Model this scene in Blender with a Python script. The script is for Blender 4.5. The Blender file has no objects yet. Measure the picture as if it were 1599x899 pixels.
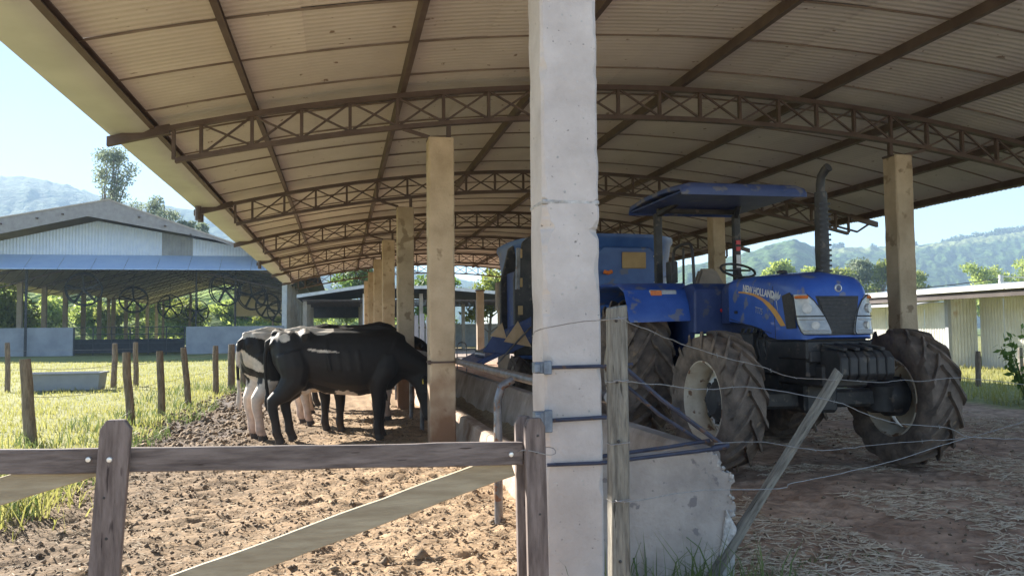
import bpy, bmesh, math, random
import numpy as np
from mathutils import Vector, Matrix

S = bpy.context.scene
COL = S.collection
R = math.radians
rng = np.random.default_rng(7)
random.seed(7)

# ------------------------------------------------------------------ camera, sky, sun, exposure
cam = bpy.data.cameras.new('camera')
cam.sensor_width = 36.0
cam.lens = 36.0 * 1290.0 / 1599.0
cam.clip_start = 0.05
cam.clip_end = 12000
cam_o = bpy.data.objects.new('camera', cam)
COL.objects.link(cam_o)
cam_o.matrix_world = (Matrix.Translation((0, 0, 1.3)) @ Matrix.Rotation(-R(11.715), 4, 'Z')
                      @ Matrix.Rotation(R(93.0), 4, 'X') @ Matrix.Rotation(R(-0.6), 4, 'Z'))
S.camera = cam_o

SUN_AZ, SUN_EL = R(38.0), R(26.5)          # azimuth measured from +Y towards -X
sun_dir = Vector((-math.sin(SUN_AZ) * math.cos(SUN_EL), math.cos(SUN_AZ) * math.cos(SUN_EL), math.sin(SUN_EL)))
W = bpy.data.worlds.new('World')
S.world = W
W.use_nodes = True
wn = W.node_tree.nodes
wl = W.node_tree.links
sky = wn.new('ShaderNodeTexSky')
sky.sky_type = 'NISHITA'
sky.sun_disc = False
sky.sun_elevation = SUN_EL
sky.sun_rotation = -SUN_AZ
sky.air_density = 0.8
sky.dust_density = 0.0
sky.ozone_density = 1.0
wl.new(sky.outputs[0], wn['Background'].inputs[0])
wn['Background'].inputs[1].default_value = 0.052
sun = bpy.data.lights.new('sun', 'SUN')
sun.energy = 5.0
sun.angle = R(0.53)
sun.color = (1.0, 0.93, 0.82)
sun_o = bpy.data.objects.new('sun', sun)
sun_o.rotation_euler = (-sun_dir).to_track_quat('-Z', 'Y').to_euler()
sun_o.location = (-30, 40, 40)
COL.objects.link(sun_o)
S.view_settings.view_transform = 'Standard'
S.view_settings.look = 'None'
S.view_settings.gamma = 1.0
S.view_settings.use_curve_mapping = False
S.view_settings.exposure = 2.22
S.cycles.max_bounces = 8
S.cycles.diffuse_bounces = 5
S.cycles.glossy_bounces = 3
S.cycles.transmission_bounces = 4
S.cycles.transparent_max_bounces = 8
S.cycles.volume_bounces = 0
S.cycles.sample_clamp_indirect = 6.0

# ------------------------------------------------------------------ materials
MATS = {}


def mat(name, c1, c2=None, scale=6.0, rough=0.8, bump=0.0, bscale=None, metal=0.0, stretch=(1, 1, 1), vary=0.0,
        coat=0.0, detail=6.0, lo=0.35, hi=0.65, spots=None, spot_scale=30.0, spot_cut=0.62, transl=0.0, spec=0.5, world=False, splash=None):
    m = bpy.data.materials.new(name)
    m.use_nodes = True
    nt = m.node_tree
    n, l = nt.nodes, nt.links
    b = n['Principled BSDF']
    b.inputs['Roughness'].default_value = rough
    b.inputs['Metallic'].default_value = metal
    b.inputs['Coat Weight'].default_value = coat
    b.inputs['Specular IOR Level'].default_value = spec
    tc = n.new('ShaderNodeTexCoord')
    mp = n.new('ShaderNodeMapping')
    mp.inputs['Scale'].default_value = stretch
    gp = n.new('ShaderNodeNewGeometry')
    l.new(gp.outputs['Position'] if world else tc.outputs['Object'], mp.inputs['Vector'])
    no = n.new('ShaderNodeTexNoise')
    no.inputs['Scale'].default_value = scale
    no.inputs['Detail'].default_value = detail
    no.inputs['Roughness'].default_value = 0.62
    l.new(mp.outputs[0], no.inputs['Vector'])
    rp = n.new('ShaderNodeValToRGB')
    rp.color_ramp.elements[0].position = lo
    rp.color_ramp.elements[1].position = hi
    rp.color_ramp.elements[0].color = (*c1, 1)
    rp.color_ramp.elements[1].color = (*(c2 or c1), 1)
    l.new(no.outputs['Fac'], rp.inputs[0])
    out = rp.outputs[0]
    if spots:
        n2 = n.new('ShaderNodeTexNoise')
        n2.inputs['Scale'].default_value = spot_scale
        n2.inputs['Detail'].default_value = 3.0
        l.new(mp.outputs[0], n2.inputs['Vector'])
        r2 = n.new('ShaderNodeValToRGB')
        r2.color_ramp.elements[0].position = spot_cut
        r2.color_ramp.elements[1].position = spot_cut + 0.05
        l.new(n2.outputs['Fac'], r2.inputs[0])
        mx = n.new('ShaderNodeMix')
        mx.data_type = 'RGBA'
        l.new(r2.outputs[0], mx.inputs[0])
        l.new(out, mx.inputs[6])
        mx.inputs[7].default_value = (*spots, 1)
        out = mx.outputs[2]
    if splash:
        # mud splashed up from the yard, with a ragged upper edge
        sx = n.new('ShaderNodeSeparateXYZ')
        l.new(gp.outputs['Position'], sx.inputs[0])
        n4 = n.new('ShaderNodeTexNoise')
        n4.inputs['Scale'].default_value = 3.5
        n4.inputs['Detail'].default_value = 8.0
        l.new(gp.outputs['Position'], n4.inputs['Vector'])
        ma = n.new('ShaderNodeMath')
        ma.operation = 'MULTIPLY_ADD'
        l.new(n4.outputs['Fac'], ma.inputs[0])
        ma.inputs[1].default_value = -2.2
        l.new(sx.outputs[2], ma.inputs[2])
        mr4 = n.new('ShaderNodeMapRange')
        mr4.inputs[1].default_value = splash[1] - 1.1
        mr4.inputs[2].default_value = splash[1] - 1.9
        l.new(ma.outputs[0], mr4.inputs[0])
        mx4 = n.new('ShaderNodeMix')
        mx4.data_type = 'RGBA'
        l.new(mr4.outputs[0], mx4.inputs[0])
        l.new(out, mx4.inputs[6])
        mx4.inputs[7].default_value = (*splash[0], 1)
        out = mx4.outputs[2]
    if vary:
        oi = n.new('ShaderNodeObjectInfo')
        mr = n.new('ShaderNodeMapRange')
        mr.inputs[3].default_value = 1 - vary
        mr.inputs[4].default_value = 1 + vary
        l.new(oi.outputs['Random'], mr.inputs[0])
        hs = n.new('ShaderNodeHueSaturation')
        l.new(mr.outputs[0], hs.inputs['Value'])
        l.new(out, hs.inputs['Color'])
        out = hs.outputs[0]
    l.new(out, b.inputs['Base Color'])
    if bump:
        n3 = n.new('ShaderNodeTexNoise')
        n3.inputs['Scale'].default_value = bscale or scale * 4
        n3.inputs['Detail'].default_value = 8.0
        l.new(mp.outputs[0], n3.inputs['Vector'])
        bp = n.new('ShaderNodeBump')
        bp.inputs['Strength'].default_value = bump
        bp.inputs['Distance'].default_value = 0.02
        l.new(n3.outputs['Fac'], bp.inputs['Height'])
        l.new(bp.outputs[0], b.inputs['Normal'])
    if transl:
        tr = n.new('ShaderNodeBsdfTranslucent')
        l.new(out, tr.inputs[0])
        ms = n.new('ShaderNodeMixShader')
        ms.inputs[0].default_value = transl
        l.new(b.outputs[0], ms.inputs[1])
        l.new(tr.outputs[0], ms.inputs[2])
        l.new(ms.outputs[0], n['Material Output'].inputs[0])
    MATS[name] = m
    return m


mat('concrete', (0.47, 0.42, 0.395), (0.62, 0.565, 0.535), 3.0, 0.9, 0.35, 45, spots=(0.22, 0.2, 0.19), spot_scale=40, spot_cut=0.70, detail=10)
mat('concrete_tan', (0.40, 0.315, 0.215), (0.57, 0.465, 0.335), 2.4, 0.9, 0.4, 40, spots=(0.31, 0.235, 0.155), spot_scale=5, spot_cut=0.61, vary=0.06, detail=9, world=True, splash=((0.25, 0.145, 0.085), 1.0))
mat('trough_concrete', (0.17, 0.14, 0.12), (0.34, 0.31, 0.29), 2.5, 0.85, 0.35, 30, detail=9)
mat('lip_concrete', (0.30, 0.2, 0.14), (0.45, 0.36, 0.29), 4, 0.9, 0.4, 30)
mat('end_concrete', (0.29, 0.26, 0.24), (0.46, 0.415, 0.385), 3.2, 0.9, 0.4, 36, spots=(0.21, 0.19, 0.19), spot_scale=14, spot_cut=0.64, detail=10)
mat('broken_concrete', (0.3, 0.29, 0.28), (0.62, 0.6, 0.58), 22, 0.95, 0.9, 40)
mat('roof_panel', (0.53, 0.48, 0.45), (0.63, 0.575, 0.54), 0.9, 0.75, 0.0, spots=(0.22, 0.16, 0.12), spot_scale=9, spot_cut=0.69, vary=0.06, world=True)
mat('gutter_metal', (0.45, 0.45, 0.43), (0.54, 0.54, 0.52), 1.2, 0.5)
mat('brown_steel', (0.075, 0.05, 0.042), (0.12, 0.085, 0.07), 4, 0.6, vary=0.05)
mat('lap_brown', (0.16, 0.12, 0.095), (0.26, 0.21, 0.17), 3, 0.7)
mat('galvanised', (0.30, 0.32, 0.36), (0.46, 0.48, 0.52), 14, 0.42, metal=0.75)
mat('pipe_steel', (0.10, 0.10, 0.105), (0.22, 0.22, 0.235), 9, 0.42, metal=0.6, spots=(0.16, 0.08, 0.05), spot_scale=20, spot_cut=0.6)
mat('blue_steel', (0.022, 0.026, 0.05), (0.05, 0.055, 0.09), 9, 0.5, spots=(0.10, 0.06, 0.045), spot_scale=28, spot_cut=0.6)
mat('hinge_metal', (0.14, 0.17, 0.22), (0.24, 0.28, 0.34), 20, 0.45, metal=0.5)
mat('wood_gate', (0.095, 0.073, 0.066), (0.22, 0.18, 0.165), 5, 0.85, 0.3, 20, stretch=(1, 8, 8), spots=(0.05, 0.035, 0.03), spot_scale=6, spot_cut=0.66)
mat('wood_gate_up', (0.10, 0.075, 0.067), (0.225, 0.18, 0.165), 5, 0.85, 0.3, 20, stretch=(8, 8, 1), spots=(0.045, 0.03, 0.028), spot_scale=6, spot_cut=0.66)
mat('wood_pale', (0.30, 0.245, 0.165), (0.42, 0.36, 0.255), 5, 0.8, 0.2, 25, stretch=(1, 8, 8))
mat('wood_post', (0.13, 0.095, 0.07), (0.29, 0.225, 0.17), 6, 0.9, 0.5, 20, stretch=(6, 6, 1), vary=0.12)
mat('wood_grey', (0.11, 0.10, 0.085), (0.28, 0.26, 0.22), 6, 0.9, 0.6, 18, stretch=(7, 7, 0.8), spots=(0.06, 0.055, 0.045), spot_scale=8, spot_cut=0.63)
mat('bolt', (0.6, 0.6, 0.6), (0.75, 0.75, 0.75), 8, 0.35, metal=0.8)
mat('wire', (0.25, 0.24, 0.24), (0.36, 0.35, 0.34), 40, 0.5, metal=0.5)
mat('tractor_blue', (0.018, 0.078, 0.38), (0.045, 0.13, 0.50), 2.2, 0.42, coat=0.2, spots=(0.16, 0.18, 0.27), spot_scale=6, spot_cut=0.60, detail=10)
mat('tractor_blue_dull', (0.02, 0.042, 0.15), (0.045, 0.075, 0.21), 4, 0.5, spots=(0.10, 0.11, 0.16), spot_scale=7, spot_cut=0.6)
mat('canopy_blue', (0.03, 0.06, 0.19), (0.07, 0.10, 0.24), 3, 0.5, spots=(0.16, 0.16, 0.2), spot_scale=5, spot_cut=0.56)
mat('mixer_blue', (0.025, 0.085, 0.29), (0.05, 0.13, 0.38), 3, 0.42, spots=(0.10, 0.12, 0.20), spot_scale=4, spot_cut=0.6)
mat('black_part', (0.018, 0.018, 0.02), (0.05, 0.047, 0.047), 7, 0.55, spots=(0.10, 0.085, 0.07), spot_scale=10, spot_cut=0.62)
mat('dark_mesh', (0.03, 0.028, 0.027), (0.055, 0.05, 0.047), 30, 0.6)
mat('tyre_rubber', (0.10, 0.08, 0.066), (0.24, 0.185, 0.145), 7, 0.9, 0.3, 40, spots=(0.25, 0.18, 0.12), spot_scale=11, spot_cut=0.66)
mat('rim_cream', (0.52, 0.43, 0.32), (0.68, 0.61, 0.50), 7, 0.55, spots=(0.22, 0.12, 0.07), spot_scale=9, spot_cut=0.60)
mat('rim_white', (0.60, 0.61, 0.62), (0.72, 0.72, 0.72), 7, 0.5, spots=(0.2, 0.13, 0.1), spot_scale=13, spot_cut=0.62)
mat('lamp_glass', (0.30, 0.32, 0.34), (0.50, 0.52, 0.53), 9, 0.10, spec=0.8)
mat('lamp_chrome', (0.42, 0.43, 0.44), (0.6, 0.61, 0.62), 20, 0.35, metal=0.3)
mat('amber', (0.65, 0.16, 0.04), (0.8, 0.25, 0.06), 20, 0.25)
mat('orange_decal', (0.55, 0.24, 0.10), (0.72, 0.40, 0.06), 3, 0.4)
mat('white_decal', (0.70, 0.70, 0.70), (0.8, 0.8, 0.8), 9, 0.5)
mat('silver_decal', (0.45, 0.46, 0.48), (0.6, 0.61, 0.62), 9, 0.35, metal=0.6)
mat('red_plastic', (0.5, 0.03, 0.03), (0.6, 0.04, 0.04), 9, 0.4)
mat('seat_cover', (0.22, 0.18, 0.145), (0.30, 0.25, 0.2), 6, 0.9)
mat('tan_panel', (0.36, 0.25, 0.12), (0.46, 0.33, 0.17), 4, 0.7)
mat('cardboard', (0.42, 0.30, 0.18), (0.55, 0.41, 0.27), 5, 0.9)
mat('white_paint', (0.62, 0.62, 0.60), (0.76, 0.76, 0.75), 4, 0.7)
mat('shade_blue_sheet', (0.54, 0.64, 0.83), (0.62, 0.71, 0.87), 2, 0.55, metal=0.15, vary=0.03)  # blue of the shaded gable put into the sheet colour
mat('sky_tint_awning', (0.38, 0.51, 0.76), (0.44, 0.57, 0.80), 1.5, 0.5)  # sky reflection on the awning painted in as blue
mat('grey_sheet', (0.24, 0.26, 0.29), (0.31, 0.33, 0.36), 2, 0.6)
mat('barn_timber', (0.27, 0.25, 0.255), (0.35, 0.33, 0.335), 3, 0.8)
mat('barn_roof', (0.42, 0.36, 0.32), (0.52, 0.46, 0.42), 1, 0.8)
mat('dark_roof', (0.055, 0.045, 0.043), (0.09, 0.075, 0.07), 1, 0.85)
mat('barn_wall', (0.27, 0.285, 0.32), (0.37, 0.385, 0.42), 1, 0.9)
mat('barn_column', (0.32, 0.26, 0.2), (0.42, 0.36, 0.29), 1.5, 0.9)
mat('black_net', (0.018, 0.019, 0.022), (0.035, 0.036, 0.04), 4, 0.8)
mat('fan_metal', (0.03, 0.03, 0.032), (0.055, 0.055, 0.06), 6, 0.6)
mat('white_sheet', (0.62, 0.61, 0.58), (0.76, 0.75, 0.72), 1.2, 0.6, spots=(0.45, 0.30, 0.2), spot_scale=0.8, spot_cut=0.68, vary=0.03)
mat('roof_grey', (0.42, 0.43, 0.45), (0.55, 0.56, 0.58), 1.5, 0.5, metal=0.2)
mat('bark', (0.10, 0.085, 0.07), (0.22, 0.19, 0.16), 5, 0.95, 0.4, stretch=(4, 4, 1))
mat('leaf_eucalypt', (0.14, 0.18, 0.11), (0.24, 0.28, 0.18), 0.5, 0.6, transl=0.55)
mat('leaf_green', (0.09, 0.16, 0.035), (0.19, 0.28, 0.065), 0.6, 0.6, transl=0.5)
mat('leaf_yellow', (0.17, 0.22, 0.04), (0.33, 0.36, 0.085), 0.5, 0.6, transl=0.5)
mat('leaf_bright', (0.24, 0.33, 0.07), (0.46, 0.52, 0.15), 0.5, 0.6, transl=0.6)
mat('leaf_dark', (0.035, 0.075, 0.02), (0.07, 0.13, 0.035), 3, 0.5, transl=0.3)
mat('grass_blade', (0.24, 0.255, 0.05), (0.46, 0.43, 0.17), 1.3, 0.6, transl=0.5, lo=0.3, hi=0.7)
mat('grass_dark', (0.08, 0.13, 0.03), (0.19, 0.24, 0.09), 3, 0.6, transl=0.35)  # darker green blades for tussocks and rank grass
mat('straw', (0.44, 0.33, 0.22), (0.78, 0.66, 0.50), 14, 0.8)
mat('straw_lane', (0.26, 0.19, 0.12), (0.48, 0.38, 0.25), 14, 0.8)
mat('clod', (0.12, 0.085, 0.055), (0.30, 0.22, 0.145), 6, 0.95)
mat('hoof', (0.04, 0.035, 0.03), (0.07, 0.06, 0.05), 9, 0.7)
mat('tag_yellow', (0.75, 0.55, 0.05), (0.8, 0.6, 0.08), 9, 0.5)
mat('feed', (0.14, 0.10, 0.06), (0.26, 0.20, 0.12), 18, 0.95, 0.6)
mat('paving', (0.34, 0.27, 0.22), (0.44, 0.36, 0.3), 2, 0.9)


def vcol_mat(name, rough=0.75, bump=0.0, bscale=60, attr='tint', noise=0.25, nscale=20, spec=0.4, bdist=0.02):
    m = bpy.data.materials.new(name)
    m.use_nodes = True
    n, l = m.node_tree.nodes, m.node_tree.links
    b = n['Principled BSDF']
    b.inputs['Roughness'].default_value = rough
    b.inputs['Specular IOR Level'].default_value = spec
    at = n.new('ShaderNodeAttribute')
    at.attribute_name = attr
    no = n.new('ShaderNodeTexNoise')
    no.inputs['Scale'].default_value = nscale
    no.inputs['Detail'].default_value = 8
    tc = n.new('ShaderNodeTexCoord')
    l.new(tc.outputs['Object'], no.inputs['Vector'])
    mr = n.new('ShaderNodeMapRange')
    mr.inputs[1].default_value = 0.3
    mr.inputs[2].default_value = 0.7
    mr.inputs[3].default_value = 1 - noise
    mr.inputs[4].default_value = 1 + noise
    l.new(no.outputs['Fac'], mr.inputs[0])
    hs = n.new('ShaderNodeHueSaturation')
    l.new(mr.outputs[0], hs.inputs['Value'])
    l.new(at.outputs['Color'], hs.inputs['Color'])
    l.new(hs.outputs[0], b.inputs['Base Color'])
    if bump:
        n3 = n.new('ShaderNodeTexNoise')
        n3.inputs['Scale'].default_value = bscale
        n3.inputs['Detail'].default_value = 8
        l.new(tc.outputs['Object'], n3.inputs['Vector'])
        bp = n.new('ShaderNodeBump')
        bp.inputs['Strength'].default_value = bump
        bp.inputs['Distance'].default_value = bdist
        l.new(n3.outputs['Fac'], bp.inputs['Height'])
        l.new(bp.outputs[0], b.inputs['Normal'])
    MATS[name] = m
    return m


vcol_mat('ground', 0.95, 0.5, 40, noise=0.35, nscale=9, spec=0.25)
vcol_mat('hide', 0.62, 0.15, 90, noise=0.18, nscale=14, spec=0.35)
vcol_mat('hill', 0.95, 0.9, 0.11, noise=0.5, nscale=0.09, spec=0.1, bdist=6.0)


# ------------------------------------------------------------------ helpers
def hash2(ix, iy, seed):
    h = (ix.astype(np.int64) * 374761393 + iy.astype(np.int64) * 668265263 + seed * 982451653) & 0xFFFFFFFF
    h = ((h ^ (h >> 13)) * 1274126177) & 0xFFFFFFFF
    return ((h ^ (h >> 16)) & 0xFFFFFF) / float(0xFFFFFF)


def vnoise(x, y, seed=0):
    x = np.asarray(x, float)
    y = np.asarray(y, float)
    ix, iy = np.floor(x), np.floor(y)
    fx, fy = x - ix, y - iy
    fx = fx * fx * (3 - 2 * fx)
    fy = fy * fy * (3 - 2 * fy)
    a, b = hash2(ix, iy, seed), hash2(ix + 1, iy, seed)
    c, d = hash2(ix, iy + 1, seed), hash2(ix + 1, iy + 1, seed)
    return (a * (1 - fx) + b * fx) * (1 - fy) + (c * (1 - fx) + d * fx) * fy


def fbm(x, y, seed=0, octv=4):
    t, a, s = 0.0, 0.5, 0.0
    for o in range(octv):
        t = t + a * vnoise(np.asarray(x) * 2 ** o, np.asarray(y) * 2 ** o, seed + o)
        s += a
        a *= 0.5
    return t / s


def link(o, parent=None):
    COL.objects.link(o)
    if parent is not None:
        o.parent = parent
    return o


def tag(o, label=None, cat=None, group=None, kind=None):
    if label:
        o['label'] = label
    if cat:
        o['category'] = cat
    if group:
        o['group'] = group
    if kind:
        o['kind'] = kind
    return o


def thing(name, label, cat, loc=(0, 0, 0), rz=0.0, group=None):
    o = bpy.data.objects.new(name, None)
    o.empty_display_size = 0.2
    COL.objects.link(o)
    o.location = loc
    o.rotation_euler = (0, 0, rz)
    return tag(o, label, cat, group)


def obj_np(name, verts, faces, material, parent=None, smooth=False, loc=None):
    """mesh from arrays; faces an (n,k) int array"""
    me = bpy.data.meshes.new(name)
    verts = np.asarray(verts, np.float32)
    faces = np.asarray(faces, np.int32)
    nf, k = faces.shape
    me.vertices.add(len(verts))
    me.vertices.foreach_set('co', verts.ravel())
    me.loops.add(nf * k)
    me.loops.foreach_set('vertex_index', faces.ravel())
    me.polygons.add(nf)
    me.polygons.foreach_set('loop_start', np.arange(0, nf * k, k, dtype=np.int32))
    me.polygons.foreach_set('loop_total', np.full(nf, k, np.int32))
    if smooth:
        me.polygons.foreach_set('use_smooth', np.ones(nf, bool))
    me.update(calc_edges=True)
    me.materials.append(MATS[material])
    o = bpy.data.objects.new(name, me)
    if loc is not None:
        o.location = loc
    return link(o, parent)


class MB:
    def __init__(self):
        self.v, self.f = [], []

    def add(self, vs, fs):
        k = len(self.v)
        self.v += [tuple(p) for p in vs]
        self.f += [tuple(i + k for i in q) for q in fs]
        return self

    def box(self, c, s, rot=None):
        c = Vector(c)
        vs = []
        for z in (-.5, .5):
            for x, y in ((-.5, -.5), (.5, -.5), (.5, .5), (-.5, .5)):
                p = Vector((x * s[0], y * s[1], z * s[2]))
                if rot is not None:
                    p = rot @ p
                vs.append(c + p)
        return self.add(vs, [(3, 2, 1, 0), (4, 5, 6, 7), (0, 1, 5, 4), (1, 2, 6, 5), (2, 3, 7, 6), (3, 0, 4, 7)])

    def bb(self, x0, x1, y0, y1, z0, z1):
        return self.box(((x0 + x1) / 2, (y0 + y1) / 2, (z0 + z1) / 2), (x1 - x0, y1 - y0, z1 - z0))

    def bar(self, p, q, w, h, up=(0, 0, 1)):
        p, q = Vector(p), Vector(q)
        d = (q - p)
        L = d.length
        d.normalize()
        up = Vector(up)
        s = d.cross(up)
        if s.length < 1e-5:
            s = d.cross(Vector((1, 0, 0)))
        s.normalize()
        u = s.cross(d)
        rot = Matrix((d, s, u)).transposed()
        return self.box((p + q) / 2, (L, w, h), rot)

    def tube(self, pts, r, n=8, caps=True):
        pts = [Vector(p) for p in pts]
        rs = r if isinstance(r, (list, tuple, np.ndarray)) else [r] * len(pts)
        rings = []
        t0 = (pts[1] - pts[0]).normalized()
        a = Vector((0, 0, 1)) if abs(t0.z) < 0.9 else Vector((1, 0, 0))
        s = t0.cross(a).normalized()
        for i, p in enumerate(pts):
            t = (pts[min(i + 1, len(pts) - 1)] - pts[max(i - 1, 0)]).normalized()
            s = (s - t * s.dot(t)).normalized()
            u = t.cross(s)
            rings.append([p + (s * math.cos(2 * math.pi * k / n) + u * math.sin(2 * math.pi * k / n)) * rs[i] for k in range(n)])
        return self.loft(rings, caps)

    def loft(self, rings, caps=True, closed=True):
        n = len(rings[0])
        vs = [p for rg in rings for p in rg]
        fs = []
        for i in range(len(rings) - 1):
            for k in range(n if closed else n - 1):
                a, b = i * n + k, i * n + (k + 1) % n
                fs.append((a, b, b + n, a + n))
        if caps:
            fs.append(tuple(range(n - 1, -1, -1)))
            fs.append(tuple(range((len(rings) - 1) * n, len(rings) * n)))
        return self.add(vs, fs)

    def prism(self, poly, d):
        """poly: list of 3d points, extruded by vector d"""
        n = len(poly)
        d = Vector(d)
        a = [Vector(p) for p in poly]
        b = [p + d for p in a]
        fs = [tuple(range(n - 1, -1, -1)), tuple(range(n, 2 * n))]
        fs += [(k, (k + 1) % n, n + (k + 1) % n, n + k) for k in range(n)]
        return self.add(a + b, fs)

    def lathe(self, prof, n=32, axis='x', c=(0, 0, 0)):
        """prof: (along, radius) pairs"""
        rings = []
        for h, r in prof:
            rg = []
            for k in range(n):
                a = 2 * math.pi * k / n
                if axis == 'x':
                    p = (c[0] + h, c[1] + r * math.cos(a), c[2] + r * math.sin(a))
                elif axis == 'y':
                    p = (c[0] + r * math.cos(a), c[1] + h, c[2] + r * math.sin(a))
                else:
                    p = (c[0] + r * math.cos(a), c[1] + r * math.sin(a), c[2] + h)
                rg.append(p)
            rings.append(rg)
        return self.loft(rings, True)

    def build(self, name, material, parent=None, bevel=0.0, smooth=False, segs=1, loc=None):
        me = bpy.data.meshes.new(name)
        me.from_pydata(self.v, [], self.f)
        bm = bmesh.new()
        bm.from_mesh(me)
        bmesh.ops.recalc_face_normals(bm, faces=bm.faces)
        if bevel:
            ed = [e for e in bm.edges if len(e.link_faces) == 2 and e.calc_face_angle(0) > R(30)]
            bmesh.ops.bevel(bm, geom=ed, offset=bevel, segments=segs, affect='EDGES', clamp_overlap=True)
        if smooth:
            for f in bm.faces:
                f.smooth = True
            for e in bm.edges:
                if len(e.link_faces) == 2 and e.calc_face_angle(0) > R(40):
                    e.smooth = False
        bm.to_mesh(me)
        bm.free()
        me.materials.append(MATS[material])
        o = bpy.data.objects.new(name, me)
        if loc is not None:
            o.location = loc
        return link(o, parent)


def dup(o, parent=None):
    c = o.copy()
    link(c, None)
    c.parent = parent
    for ch in list(o.children):
        dup(ch, c)
    return c


def leaf_cloud(centers, radii, n, size, seed, droop=0.0, thick=1.0):
    """n leaf quads spread through ellipsoidal clumps, returned as verts, faces"""
    g = np.random.default_rng(seed)
    centers = np.asarray(centers, float)
    radii = np.asarray(radii, float)
    w = radii.prod(axis=1) ** (2 / 3)
    idx = g.choice(len(centers), n, p=w / w.sum())
    d = g.normal(size=(n, 3))
    d /= np.linalg.norm(d, axis=1)[:, None]
    rad = (g.random(n) ** 0.45)[:, None]
    p = centers[idx] + d * rad * radii[idx] * (0.8 + 0.4 * g.random((n, 1)))
    a = g.normal(size=(n, 3))
    a[:, 2] -= droop
    a /= np.linalg.norm(a, axis=1)[:, None]
    b = np.cross(a, g.normal(size=(n, 3)))
    b /= np.linalg.norm(b, axis=1)[:, None]
    s = size * (0.55 + 0.9 * g.random((n, 1)))
    a = a * s
    b = b * s * 0.42 * thick
    v = np.stack([p - a, p + b, p + a, p - b], axis=1).reshape(-1, 3)
    f = np.arange(n * 4).reshape(n, 4)
    return v, f


def make_tree(name, label, loc, h, clumps, leaf_mat, nleaf, lsize, seed, trunk_r=0.25, group=None, cat='tree', droop=0.3):
    t = thing(name, label, cat, loc, 0, group)
    g = random.Random(seed)
    tb = MB()
    top = max(c[2] for c, r in clumps)
    lean = [(0, 0, -0.1)]
    for k in range(1, 6):
        lean.append((g.uniform(-.03, .03) * h, g.uniform(-.03, .03) * h, top * k / 5))
    tb.tube(lean, [trunk_r * (1 - 0.15 * k) for k in range(6)], 7)
    for c, r in clumps:
        k = min(4, max(1, int(c[2] / top * 5) - 1))
        p = Vector(lean[k])
        c = Vector(c)
        tb.tube([p, p.lerp(c, .5) + Vector((0, 0, -.04 * h)), c], [trunk_r * .45, trunk_r * .28, trunk_r * .1], 5)
    tb.build('trunk', 'bark', t, smooth=True)
    v, f = leaf_cloud([c for c, r in clumps], [r for c, r in clumps], nleaf, lsize, seed, droop)
    obj_np('crown', v, f, leaf_mat, t)
    return t


def grass_blades(xy, z, h, w, seed, lean=0.5):
    g = np.random.default_rng(seed)
    n = len(xy)
    p = np.column_stack([xy, z])
    a = g.random(n) * 2 * np.pi
    hh = h * (0.5 + g.random(n))
    side = np.column_stack([np.cos(a), np.sin(a), np.zeros(n)]) * (w * (0.6 + 0.8 * g.random(n)))[:, None]
    b = g.random(n) * 2 * np.pi
    ln = (lean * hh * g.random(n))[:, None] * np.column_stack([np.cos(b), np.sin(b), np.zeros(n)])
    mid = p + ln * 0.35 + np.column_stack([np.zeros((n, 2)), hh * 0.6])
    tip = p + ln * 1.3 + np.column_stack([np.zeros((n, 2)), hh])
    v = np.stack([p - side, p + side, mid + side * .7, mid - side * .7, tip], axis=1).reshape(-1, 3)
    k = np.arange(n)[:, None] * 5
    quads = k + np.array([[0, 1, 2, 3]])
    tris = k + np.array([[3, 2, 4, 4]])
    return v, np.vstack([quads, tris])


def obj_grass(name, v, f, material, parent=None):
    me = bpy.data.meshes.new(name)
    q = f[f[:, 2] != f[:, 3]]
    t = f[f[:, 2] == f[:, 3]][:, :3]
    me.vertices.add(len(v))
    me.vertices.foreach_set('co', np.asarray(v, np.float32).ravel())
    loops = np.concatenate([q.ravel(), t.ravel()]).astype(np.int32)
    me.loops.add(len(loops))
    me.loops.foreach_set('vertex_index', loops)
    me.polygons.add(len(q) + len(t))
    st = np.concatenate([np.arange(len(q)) * 4, len(q) * 4 + np.arange(len(t)) * 3]).astype(np.int32)
    me.polygons.foreach_set('loop_start', st)
    me.polygons.foreach_set('loop_total', np.concatenate([np.full(len(q), 4), np.full(len(t), 3)]).astype(np.int32))
    me.update(calc_edges=True)
    me.materials.append(MATS[material])
    o = bpy.data.objects.new(name, me)
    return link(o, parent)


def set_tint(o, col):
    me = o.data
    at = me.color_attributes.new('tint', 'FLOAT_COLOR', 'POINT')
    c = np.ones((len(me.vertices), 4), np.float32)
    c[:, :3] = col
    at.data.foreach_set('color', c.ravel())


def sstep(x, a, b):
    t = np.clip((x - a) / (b - a), 0, 1)
    return t * t * (3 - 2 * t)


# ------------------------------------------------------------------ ground (one sheet out to the horizon)
def axis_coords(lo, fine0, fine1, hi, step, g=1.16):
    mid = list(np.arange(fine0, fine1, step))
    a, s, x = [], step, fine0
    while x > lo:
        s = min(s * g, 120)
        x -= s
        a.append(x)
    b, s, x = [], step, mid[-1]
    while x < hi:
        s = min(s * g, 120)
        x += s
        b.append(x)
    return np.array(a[::-1] + mid + b)


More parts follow.
